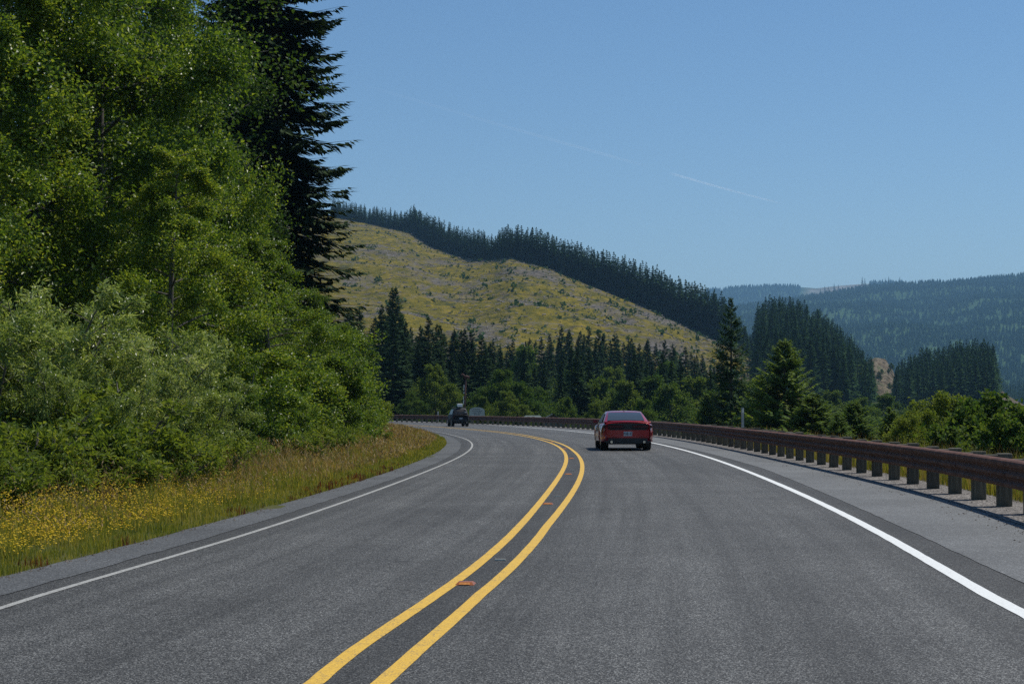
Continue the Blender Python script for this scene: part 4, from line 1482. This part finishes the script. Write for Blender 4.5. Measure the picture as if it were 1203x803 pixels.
m, nt, b, l = newmat('forest_floor')
co = coords(nt)
l.new(ramp(nt, noise(nt, .06, 5, .7, co), [(0.3, (.02, .03, .012)), (0.6, (.045, .06, .02)), (0.8, (.06, .08, .025))]), b.inputs['Base Color'])
b.inputs['Roughness'].default_value = 1
M['forestfloor'] = m

m, nt, b, l = newmat('bare_slope')
co = coords(nt)
c1 = ramp(nt, noise(nt, .12, 6, .75, co), [(0.32, (.04, .045, .02)), (0.45, (.15, .115, .075)), (0.5, (.26, .21, .15)), (0.58, (.10, .11, .04)), (0.7, (.36, .31, .24))])
l.new(c1, b.inputs['Base Color'])
b.inputs['Roughness'].default_value = 1
b.inputs['Specular IOR Level'].default_value = .05
bump(nt, b, noise(nt, .2, 6, .75, co), .9, 3)
M['bare'] = m

R1 = [(330, 240), (400, 256), (440, 264), (480, 272), (510, 289), (545, 303), (575, 304), (600, 302), (640, 312), (700, 337), (760, 362), (820, 390), (850, 403), (880, 420), (920, 448), (960, 470)]
hill1 = hill('clearcut_hill', 'yellow-green logged hillside with grey slash below the ridge-top trees', 330, 960, 240, R1, [(330, 1500), (480, 1300), (600, 1020), (850, 880), (960, 800)], 430, 487, [M['clearcut']], nv=130, amp=3.2, nscale=120)
R2 = [(835, 440), (865, 430), (882, 414), (893, 402), (905, 397), (930, 397), (950, 403), (970, 413), (990, 426), (1010, 442), (1022, 453), (1040, 470), (1070, 486)]
hill2 = hill('wooded_spur', 'forested spur of hill right of the logged slope', 830, 1075, 60, R2, [(830, 1060), (1075, 960)], 560, 489, [M['forestfloor']], nv=40, amp=3)
RB = [(1000, 440), (1018, 426), (1028, 419), (1040, 421), (1049, 436), (1058, 462), (1072, 484)]
hillb = hill('bare_bluff', 'steep tan bare bluff between the wooded spur and the tall tree stand', 1000, 1075, 36, RB, [(1000, 1000), (1075, 960)], 860, 486, [M['bare']], nv=36, amp=4, nscale=30, over=.2)
R3 = [(1035, 478), (1060, 462), (1090, 450), (1130, 446), (1160, 449), (1172, 455), (1185, 466), (1203, 476), (1230, 486), (1260, 489)]
m, nt, b, l = newmat('slope_with_bare_end')
at = nt.nodes.new('ShaderNodeAttribute')
at.attribute_name = 'bare'
co = coords(nt)
c1 = ramp(nt, noise(nt, .14, 6, .75, co), [(0.3, (.08, .062, .045)), (0.5, (.16, .125, .095)), (0.62, (.11, .12, .045)), (0.8, (.24, .2, .16))])
c2 = ramp(nt, noise(nt, .06, 5, .7, co), [(0.3, (.02, .03, .012)), (0.6, (.045, .06, .02))])
l.new(mixc(nt, at.outputs['Fac'], c2, c1), b.inputs['Base Color'])
b.inputs['Roughness'].default_value = 1
b.inputs['Specular IOR Level'].default_value = .05
bump(nt, b, noise(nt, .2, 6, .75, co), .9, 3)
hill3 = hill('logged_knoll', 'low knoll, wooded on the left and bare brown on its right end', 1035, 1270, 80, R3, [(1035, 880), (1270, 860)], 640, 491, [m], nv=40, amp=2.5, nscale=60, attrs={'bare': lambda A, B: smoothstep(1158, 1168, A + 4 * B)})

# far mountains, real distances
m, nt, b, l = newmat('far_mountain_forest')
co = coords(nt)
c = ramp(nt, noise(nt, .006, 6, .7, co), [(0.3, (.018, .038, .02)), (0.5, (.028, .055, .025)), (0.66, (.04, .07, .028)), (0.75, (.03, .055, .025))])
at = nt.nodes.new('ShaderNodeAttribute')
at.attribute_name = 'bare'
c = mixc(nt, 1.0, c, (1.45, 1.5, 1.3), 'MULTIPLY')
c = mixc(nt, at.outputs['Fac'], c, ramp(nt, noise(nt, .01, 5, .7, co), [(0.35, (.12, .12, .07)), (0.65, (.34, .30, .25))]))
l.new(c, b.inputs['Base Color'])
b.inputs['Roughness'].default_value = 1
b.inputs['Specular IOR Level'].default_value = .05
bump(nt, b, noise(nt, .03, 5, .75, co), .8, 12)
M['mountain'] = m
RA = [(700, 400), (800, 376), (860, 362), (900, 356), (940, 350), (980, 345), (1010, 339), (1040, 336), (1080, 334), (1120, 331), (1160, 327), (1203, 325), (1300, 322), (1500, 335), (1800, 380)]
RC = [(600, 360), (700, 352), (800, 346), (840, 342), (865, 339), (900, 337.5), (940, 336.5), (960, 338), (990, 335), (1010, 334), (1060, 333), (1100, 333), (1400, 330), (1700, 340)]
mA = hill('near_mountain', 'long forested mountain ridge on the right, blue with haze', 700, 1800, 260, RA, 
          [(700, 6200), (1800, 6600)], [(700, 2600), (1800, 2400)], 480, [M['mountain']], nv=110, amp=30, nscale=900, over=.25, seed=1,
          attrs={'bare': lambda A, B: A * 0})
mC = hill('far_mountain', 'farthest pale blue mountain ridge with a bare patch on its crest', 600, 1700, 200, RC,
          [(600, 9200), (1700, 9400)], [(600, 6500), (1700, 6500)], 470, [M['mountain']], nv=60, amp=30, nscale=1200, over=.2, seed=2,
          attrs={'bare': lambda A, B: smoothstep(938, 958, A) * (1 - smoothstep(1012, 1030, A)) * smoothstep(.86, .92, B + .02 * wav(A, B * 100, 30, 3))})

# ------------------------------------------------------------------ conifers of the middle distance and the hills
MID = [conifer('mid_fir%d' % k, 80 + k, 25, 5.0, .72, 9, 10, (M['fir'], M['darkbark']), droop=.3, tipup=.12, base=.04, tw=.36, twl=.34, power=.95, wseg=False) for k in range(4)]
FAR = [conifer('far_fir%d' % k, 90 + k, 25, 4.3, 1.1, 8, 5, (M['farneedle'], M['darkbark']), droop=.4, tipup=.05, base=.06, tw=.75, twl=.38, power=.95, single=True, wseg=False) for k in range(4)]
LOW = [conifer('low_fir%d' % k, 95 + k, 25, 4.4, 1.9, 7, 2, (M['farneedle'], M['darkbark']), droop=.45, tipup=.05, base=.06, tw=1.4, twl=.5, power=.95, single=True, wseg=False) for k in range(3)]
HW = [broadleaf('hardwood%d' % k, 100 + k, 9, 3.8, 15000, (.24, .19), (M['hardlight' if k == 0 else 'hardwood'], M['bark']), base=.05, limbs=44, up=.5, clump=.5) for k in range(3)]
YT = broadleaf('yellow_tree', 105, 5, 2.2, 16000, (.12, .08), (M['yellowtree'], M['bark']), base=.05, limbs=40, up=.8, clump=.4)
BL = broadleaf('big_leaf', 106, 5, 2.4, 7000, (.22, .2), (M['hardwood'], M['bark']), base=.05, limbs=40, up=.7, clump=.4)
YF = [conifer('young_fir%d' % k, 110 + k, 9, 3.0, .27, 9, 16, (M['young'], M['bark']), droop=-.05, tipup=.3, base=.04, tw=.14, twl=.34, power=.8) for k in range(2)]
OF = conifer('open_fir', 115, 12, 3.1, .34, 7, 16, (M['fir'], M['bark']), droop=.0, tipup=.25, base=.08, tw=.14, twl=.3, power=.8, gap=.15)

# forest behind the far guardrail: left group (near, dark), right group (farther)
topL = [(410, 360), (440, 366), (462, 338), (475, 372), (495, 368), (510, 378), (540, 378), (565, 383), (580, 400), (600, 405)]
topR = [(560, 410), (590, 400), (620, 396), (645, 394), (660, 384), (680, 386), (700, 382), (730, 392), (750, 397), (780, 400), (810, 408), (840, 418), (870, 430)]
mid_list = []
rr = random.Random(5)
px = 405
while px < 585:
    for row, (dz, dy) in enumerate([(0, 0), (28, 8), (-30, 28)]):
        Z = 262 + dz + rr.uniform(-10, 10)
        p = px + rr.uniform(-5, 5)
        yt = float(interp(p, topL)) + dy + rr.uniform(-2, 12) + (rr.random() < .3) * 14
        mid_list.append((p, yt, Z, 'L'))
    px += 10.5
mid_list.append((465, 337, 262, 'L1'))
px = 575
while px < 880:
    for row, (dz, dy) in enumerate([(0, 0), (35, 4), (-45, 20), (-85, 38)]):
        if row == 3 and rr.random() < .4:
            continue
        Z = 385 + dz + rr.uniform(-14, 14)
        p = px + rr.uniform(-5, 5)
        yt = float(interp(p, topR)) + dy + rr.uniform(-3, 9) + (rr.random() < .25) * 10
        mid_list.append((p, yt, Z, 'R'))
    px += 9.5
for k in range(34):
    p = 412 + k * 13.5 + rr.uniform(-5, 5)
    Z = rr.uniform(232, 275)
    mid_list.append((p, rr.uniform(405, 432) + (8 if p > 700 else 0), Z, 'F'))
for (p, yt, Z, s) in mid_list:
    k = rr.randrange(4)
    w = rr.uniform(.85, 1.15) * (1.1 if s == 'L' else .95)
    lb = {'L': 'dark conifer in the near forest behind the guardrail, above the dark car', 'L1': 'pointed dark conifer rising tallest above the forest, left of the dark car',
          'F': 'shorter conifer in the front row of the forest, rising between the hardwoods', 'R': 'conifer in the valley forest below the logged hillside, left of the spur'}[s]
    stand(MID[k], 25, 'conifer_tree', p, yt, Z, lb, 'conifer', 'dark conifers above the dark car' if s == 'L' else ('lone pointed conifer' if s == 'L1' else ('front row conifers among the hardwoods' if s == 'F' else 'conifers of the valley forest')), wide=w * 1.35, sink=.5)

# hardwoods in front of that forest
HG = 'hardwood trees behind the far guardrail'
hw = [(512, 432, 215, 1.0, 0, 'rounded green tree left of the dark car, behind the guardrail'), (430, 452, 225, 1.2, 1, 'green tree just past the left thicket'), (465, 450, 235, 1.1, 2, 'dark green tree between the thicket and the rounded tree'), (485, 462, 205, 1.1, 1, 'low green bushy tree at the left of the rounded tree'),
      (586, 438, 212, 1.0, 1, 'pale green tree right of the roadside sign'), (612, 452, 208, 1.15, 2, 'bushy tree behind the green roof'), (598, 462, 200, 1.2, 0, 'low bright tree beside the roadside sign'), (635, 458, 222, 1.2, 1, 'bright green tree above the gabled shed'), (662, 470, 212, 1.0, 2, 'low tree right of the gabled shed'),
      (690, 455, 240, 1.0, 0, 'green tree left of the red coupe roof'), (668, 438, 300, .9, 1, 'tree with yellow-green crown in the valley forest'), (710, 448, 255, 1.0, 2, 'green tree directly above the red coupe'), (735, 452, 235, 1.0, 0, 'second green tree above the red coupe'), (765, 446, 245, 1.1, 1, 'light green tree right of the red coupe'),
      (790, 455, 225, 1.1, 2, 'green tree between the coupe and the open fir'), (815, 448, 240, 1.1, 0, 'green tree left of the open dark fir'), (752, 472, 190, 1.0, 1, 'low bush beyond the rail right of the coupe'), (700, 476, 190, .9, 0, 'low bush beyond the rail left of the coupe'), (840, 462, 210, 1.1, 2, 'green tree at the foot of the open dark fir'),
      (880, 452, 250, 1.2, 1, 'green tree between the two nearest firs'), (905, 470, 220, 1.1, 0, 'low green tree under the bright young fir'), (540, 470, 205, 1.0, 2, 'low tree behind the dark car'), (568, 468, 203, .9, 0, 'low tree behind the grey sign board'),
      (622, 412, 340, .8, 2, 'pale green tree among the valley conifers'), (724, 436, 320, .9, 0, 'light crown among the valley conifers above the coupe'), (780, 430, 330, .8, 1, 'light crown among the valley conifers right of the coupe'),
      (975, 462, 330, 1.2, 0, 'dark green tree below the wooded spur'), (1010, 470, 310, 1.2, 1, 'green tree below the bare bluff'), (1045, 466, 340, 1.3, 2, 'dark green tree below the bluff end'), (1075, 474, 300, 1.2, 0, 'green tree left of the yellow-green bush'), (1140, 470, 340, 1.2, 1, 'tree behind the yellow-green and large-leaved bushes'),
      (940, 478, 280, 1.3, 2, 'dark tree behind the small bright fir'), (1110, 480, 280, 1.2, 0, 'tree low behind the yellow-green bush'), (1180, 482, 300, 1.2, 2, 'tree behind the large-leaved tree at the right')]
for p, yt, Z, w, k, lb in hw:
    stand(HW[k], 9, 'hardwood_tree', p, yt, Z, lb, 'tree', HG, wide=w, sink=.3)

# conifers and bushes just beyond the right-hand rail
stand(OF, 12, 'fir_tree', 859, 350, 118, 'tall open dark fir with sparse boughs rising beyond the guardrail', 'fir', wide=1.05)
stand(YF[0], 9, 'fir_tree', 922, 398, 100, 'bright green young fir beyond the guardrail right of the marker post', 'fir', wide=1.4)
stand(YF[1], 9, 'fir_tree', 893, 440, 112, 'smaller fir between the open dark fir and the bright young fir', 'fir', wide=1.4)
stand(YF[1], 9, 'fir_tree', 955, 462, 82, 'low bright yellow-green fir touching the top of the rail', 'fir', wide=2.2)
stand(YF[0], 9, 'fir_tree', 1003, 470, 84, 'small fir right of the low bright fir', 'fir', wide=1.7)
stand(YF[1], 9, 'fir_tree', 1046, 478, 76, 'small fir with a dark stem below the bare bluff', 'fir', wide=1.3)
stand(YF[0], 9, 'fir_tree', 830, 462, 120, 'small fir left of the open dark fir', 'fir', wide=1.4)
stand(YF[1], 9, 'fir_tree', 985, 486, 72, 'tiny fir peeping over the rail', 'fir', wide=1.5)
for p, yt, Z, w, lb in [(1107, 470, 70, 1.1, 'yellow-green round-crowned bush behind the right-hand rail'), (1082, 488, 66, 1.0, 'small yellow-green bush left of the round-crowned one'), (1066, 494, 62, .9, 'tiny yellow-green bush low behind the rail')]:
    stand(YT, 5, 'roadside_bush', p, yt, Z, lb, 'bush', wide=w)
for p, yt, Z, w, lb in [(1160, 474, 62, 1.0, 'large-leaved green tree behind the rail near the right edge'), (1203, 486, 56, 1.1, 'large-leaved tree cut by the right edge'), (1134, 487, 60, .9, 'small large-leaved bush between the yellow bush and the right tree'), (1180, 498, 52, .9, 'low large-leaved bush nearest the rail')]:
    stand(BL, 5, 'broadleaf_tree', p, yt, Z, lb, 'tree', wide=w)
stand(YF[0], 9, 'fir_tree', 1120, 500, 58, 'low dark fir tip under the yellow-green bush', 'fir', wide=1.2)


# hill trees: collect, keep the largest as individuals, join the rest
hill_trees = []


def scatter(surf, n, px0, px1, v0f, v1f, hgt, label, group, seed, mind=7.0, accept=None):
    r = random.Random(seed)
    pts = []
    cell = {}
    for _ in range(n * 30):
        if len(pts) >= n:
            break
        p = r.uniform(px0, px1)
        v = r.uniform(v0f(p), v1f(p))
        if accept and not accept(p, v, r):
            continue
        X, Z, h = (float(q) for q in surf(p, v))
        c = (int(X // mind), int(Z // mind))
        if any(math.hypot(X - a, Z - b_) < mind for i_ in (-1, 0, 1) for j_ in (-1, 0, 1) for a, b_ in cell.get((c[0] + i_, c[1] + j_), ())):
            continue
        cell.setdefault(c, []).append((X, Z))
        hh = hgt(p) * r.choice((.84, .92, .97, 1, 1.02, 1.05)) * r.uniform(.95, 1.03)
        pts.append(1)
        hill_trees.append((hh / Z, X, Z, h, hh, label, group))


# ridge-top forest of the clearcut hill
hr = lambda p: float(interp(p, [(400, 15), (475, 15), (487, 22), (560, 19), (580, 15), (590, 20), (620, 20), (700, 22), (780, 24), (850, 25), (862, 20), (884, 12)])) * 1.08
RG = 'conifers along the ridge top of the logged hill'
scatter(hill1, 520, 390, 884, lambda p: .995, lambda p: 1.03, hr, 'dark conifer in the front row of the ridge above the logged slope', RG, 1, 3.6)
scatter(hill1, 760, 390, 884, lambda p: 1.03, lambda p: 1.13, hr, 'dark conifer behind the front row of the ridge above the logged slope', RG, 2, 4.0)
# edge of the standing timber runs down the slope at the right end
scatter(hill1, 40, 846, 880, lambda p: .86, lambda p: 1.0, lambda p: 14, 'dark conifer where the ridge forest runs down to the spur', 'conifers at the lower end of the ridge', 3, 7)
scatter(hill2, 700, 890, 1024, lambda p: .02, lambda p: 1.06, lambda p: float(interp(p, [(890, 25), (900, 27), (960, 25), (1000, 21), (1024, 17)])), 'dark conifer on the wooded spur right of the logged slope', 'conifers of the wooded spur', 4, 6.5)
scatter(hill3, 520, 1052, 1168, lambda p: .05, lambda p: 1.08, lambda p: float(interp(p, [(1050, 17), (1080, 20), (1110, 20), (1150, 23), (1170, 22)])), 'tall dark conifer in the dense stand right of the bare bluff', 'conifers of the dense stand on the knoll', 5, 5.0)
hill_trees.sort(reverse=True)
n_ind = max(0, 285 - len(mid_list))
stuffed = {}
for k, (q_, X, Z, h, hh, lb, gp) in enumerate(hill_trees):
    kx = random.randrange(4)
    if k < n_ind:
        o = obj('conifer_tree', FAR[kx], loc=(X, Z, h - .6), rot=(0, 0, random.uniform(0, 6.28)))
        s = hh / 25
        w = s * random.uniform(1.2, 1.6)
        o.scale = (w, w, s)
        tag(o, lb, 'conifer', gp)
    else:
        stuffed.setdefault(gp, []).append((X, Z, h, hh))


def mesh_arrays(me):
    V = np.empty(len(me.vertices) * 3, np.float32)
    me.vertices.foreach_get('co', V)
    ls = np.empty(len(me.polygons), np.int32)
    me.polygons.foreach_get('loop_start', ls)
    tot = np.empty(len(me.polygons), np.int32)
    me.polygons.foreach_get('loop_total', tot)
    vi = np.empty(len(me.loops), np.int32)
    me.loops.foreach_get('vertex_index', vi)
    mi = np.empty(len(me.polygons), np.int32)
    me.polygons.foreach_get('material_index', mi)
    q4 = tot == 4
    return V.reshape(-1, 3), vi[ls[q4][:, None] + np.arange(4)], mi[q4]


def joined(name, models, items, mats, label, seed=1, H0=25, wv=(1.25, 1.65)):
    r = np.random.default_rng(seed)
    arr = [mesh_arrays(m_) for m_ in models]
    Vs, Qs, Ms = [], [], []
    n0 = 0
    for (X, Z, h, hh) in items:
        V, Q, mi = arr[r.integers(len(arr))]
        a = r.uniform(0, 6.28)
        s = hh / H0
        w = s * r.uniform(*wv)
        c, s_ = math.cos(a), math.sin(a)
        P_ = np.stack([(V[:, 0] * c - V[:, 1] * s_) * w + X, (V[:, 0] * s_ + V[:, 1] * c) * w + Z, V[:, 2] * s + h - .6], 1)
        Vs.append(P_)
        Qs.append(Q + n0)
        Ms.append(mi)
        n0 += len(V)
    me = mesh_np(name, np.vstack(Vs), np.vstack(Qs), mats=mats, qmat=np.concatenate(Ms))
    return tag(obj(name, me), label, 'forest', kind='stuff')


for gp, it in stuffed.items():
    joined('distant_conifers', LOW, it, [M['darkbark'], M['farneedle']], 'mass of remaining ' + gp, seed=len(it))

joined('distant_conifers', LOW, [(lambda q: (q[0], q[1], q[2], random.uniform(8, 13)))(tuple(float(w_) for w_ in hill2(random.uniform(848, 893), random.uniform(.05, 1.0)))) for _ in range(160)], [M['darkbark'], M['farneedle']], 'low conifers filling the dip between the logged hill and the spur', seed=77)

# trees of the far mountains and the wood at their foot
TINY = Geo()
for (z0, z1, r_) in ((.12, .62, .17), (.4, 1.0, .11)):
    t = np.arange(5) * 2 * math.pi / 5
    TINY.add([(r_ * math.cos(a), r_ * math.sin(a), z0) for a in t] + [(.002 * math.cos(a), .002 * math.sin(a), z1) for a in t], [(a, (a + 1) % 5, 5 + (a + 1) % 5, 5 + a) for a in range(5)])
tiny = TINY.mesh('tiny_conifer', [M['mountain']])


def mtn(surf, n, px0, px1, v0, v1, hgt, seed, skip=None):
    r = np.random.default_rng(seed)
    p = r.uniform(px0, px1, n)
    v = v0 + (v1 - v0) * r.random(n) ** .8
    if skip is not None:
        k = ~skip(p, v)
        p, v = p[k], v[k]
    X, Z, h = surf(p, v)
    return list(zip(X, Z, h, hgt * r.uniform(.6, 1.25, len(p))))


barepatch = lambda p, v: (p > 940) & (p < 1022) & (v > .88)
items = mtn(mA, 15000, 835, 1240, .03, 1.03, 17, 1) + mtn(mC, 3500, 830, 1060, .6, 1.03, 24, 2, barepatch)
joined('distant_forest', [tiny], items, [M['mountain']], 'hazy blue conifer forest covering the distant mountains', seed=4, H0=1.0, wv=(1.2, 2.0))
# lone trees left standing on the crest
for k, (p, hh) in enumerate([(964, 30), (969, 38), (973, 34), (980, 42), (985, 36), (1013, 46), (1016, 40), (1040, 34), (1044, 40), (1057, 36)]):
    X, Z, h = (float(q) for q in mA(p, 1.0))
    o = obj('conifer_tree', FAR[k % 4], loc=(X, Z, h - 2), scale=(hh / 25 * 1.3, hh / 25 * 1.3, hh / 25))
    tag(o, 'tiny lone tree left standing on the far mountain crest above its bare patch', 'tree', 'lone trees on the far mountain crest')
# line of trees at the mountain's foot seen past the knoll
items = []
r = np.random.default_rng(9)
for k in range(170):
    p = r.uniform(1150, 1260)
    Z = r.uniform(1500, 2100)
    x = (p - CX) / FOC * Z
    items.append((x, Z, float(ground(x, Z)), EYE + (HOR - r.uniform(444, 456)) / FOC * Z - float(ground(x, Z))))
joined('distant_conifers', LOW, items, [M['darkbark'], M['farneedle']], 'dark line of conifers in the valley past the bare knoll', seed=5, H0=25, wv=(.7, .9))

for k in range(26):
    p, v = random.uniform(968, 1012), random.uniform(.3, .98)
    X, Z, h = (float(q) for q in hill2(p, v))
    if k < 14:
        place(HW[0], 'hardwood_tree', X, Z, h - .5, random.uniform(1.1, 1.6), random.uniform(0, 6), 'light green hardwood crown among the dark conifers of the wooded spur', 'tree', 'light green crowns on the wooded spur')
    else:
        X, Z, h = (float(q) for q in hillb(random.uniform(1022, 1056), random.uniform(.05, .95)))
        place(HW[k % 3], 'hillside_shrub', X, Z, h - .3, random.uniform(.25, .5), random.uniform(0, 6), 'small green shrub clinging to the steep bare bluff', 'shrub', 'shrubs on the bare bluff')

# small shrubs, stumps and slash on the logged slope
r = np.random.default_rng(21)
g = Geo()
n = 3200
pp = r.uniform(405, 880, n)
vv = r.uniform(.05, .985, n) ** .8
kk = wav(pp, vv * 400, 60, 3, 2) + r.normal(0, .6, n) > 0
X, Z, h = hill1(pp, vv)
shr, slv = [], []
for a in range(n):
    s = r.choice([.4, .6, .8, 1.5], p=[.4, .3, .22, .08]) * r.uniform(.8, 1.2)
    if kk[a]:
        m_ = 9
        c0 = np.array([X[a], Z[a], h[a] + .4 * s])
        P0 = c0 + r.normal(0, .45 * s, (m_, 3))
        D = rdir(r, m_)
        V, Q = leaves(P0, D, rdir(r, m_) + np.array([0, 0, .5]), 1.2 * s, 1.0 * s)
        g.add(V, Q)
tag(g.build('shrubs', M['fir']), 'scattered low dark shrubs over the logged hillside', 'shrubs', kind='stuff')
g = Geo()
n = 2400
pp = r.uniform(405, 880, n)
vv = r.uniform(.05, .985, n)
X, Z, h = hill1(pp, vv)
for a in range(n):
    L2 = r.uniform(.8, 2.6)
    az = r.uniform(0, 6.28)
    d = np.array([math.cos(az), math.sin(az) * .5, r.uniform(-.1, .2)]) * L2 / 2
    c0 = np.array([X[a], Z[a], h[a] + .35])
    g.tube([c0 - d, c0 + d], [.24, .15], 4)
M['slash'] = plain('weathered_slash', (.26, .23, .21), .95, var=.4, vscale=.05)
tag(g.build('logging_slash', M['slash']), 'grey logs and branches left lying on the logged hillside', 'logging debris', kind='stuff')

# ------------------------------------------------------------------ contrail
m, nt, b, l = newmat('contrail_ice')
co = coords(nt)
at = nt.nodes.new('ShaderNodeAttribute')
at.attribute_name = 'dens'
fac = mathn(nt, 'MULTIPLY', at.outputs['Fac'], ramp(nt, noise(nt, .0016, 4, .6, co), [(0.3, (.45,) * 3), (0.6, (1,) * 3)]))
df = nt.nodes.new('ShaderNodeBsdfDiffuse')
df.inputs[0].default_value = (.95, .95, .95, 1)
tl = nt.nodes.new('ShaderNodeBsdfTranslucent')
tl.inputs[0].default_value = (.95, .95, .95, 1)
ad = nt.nodes.new('ShaderNodeAddShader')
l.new(df.outputs[0], ad.inputs[0])
l.new(tl.outputs[0], ad.inputs[1])
tp_ = nt.nodes.new('ShaderNodeBsdfTransparent')
mx = nt.nodes.new('ShaderNodeMixShader')
l.new(fac, mx.inputs[0])
l.new(tp_.outputs[0], mx.inputs[1])
l.new(ad.outputs[0], mx.inputs[2])
l.new(mx.outputs[0], nt.nodes['Material Output'].inputs[0])


def trail(p0, p1, n, r0, r1, d0, d1, label):
    V, A_ = [], []
    for k in range(n):
        t = k / (n - 1)
        px_ = p0[0] + (p1[0] - p0[0]) * t
        y_ = p0[1] + (p1[1] - p0[1]) * t + 1.5 * math.sin(t * 2.5)
        Zc = FOC * 9500 / (HOR - y_)
        X, Y, z = P(px_, y_, Zc)
        rr_ = r0 + (r1 - r0) * t
        for a in range(8):
            V.append((X, Y + rr_ * math.cos(a * math.pi / 4), z + rr_ * math.sin(a * math.pi / 4)))
            A_.append((d0 + (d1 - d0) * t) * min(1, 12 * t, 6 * (1 - t) + .0))
    Q = [(k * 8 + a, k * 8 + (a + 1) % 8, k * 8 + 8 + (a + 1) % 8, k * 8 + 8 + a) for k in range(n - 1) for a in range(8)]
    o = obj('contrail', mesh_np('contrail', V, Q, mats=[m], attrs={'dens': A_}))
    tag(o, label, 'contrail')


trail((420, 98), (770, 197), 40, 36, 48, .008, .07, 'faint upper left stretch of the thin vapour trail in the blue sky')
trail((786, 203), (922, 239), 24, 40, 30, .18, .15, 'brighter lower right stretch of the thin vapour trail in the blue sky')

# ------------------------------------------------------------------ haze
g = Geo().box(-9000, 9000, -60, 12500, -24, 900)
hz = g.build('haze', [])if False else obj('haze', g.mesh('haze', []))
m = bpy.data.materials.new('haze_air')
m.use_nodes = True
nt = m.node_tree
nt.nodes.clear()
out = nt.nodes.new('ShaderNodeOutputMaterial')
pv = nt.nodes.new('ShaderNodeVolumePrincipled')
pv.inputs['Color'].default_value = (.34, .66, 1.0, 1)
pv.inputs['Density'].default_value = 8.0e-5
pv.inputs['Anisotropy'].default_value = .1
nt.links.new(pv.outputs[0], out.inputs['Volume'])
hz.data.materials.append(m)
tag(hz, 'thin blue air haze filling the valley', 'haze', kind='stuff')
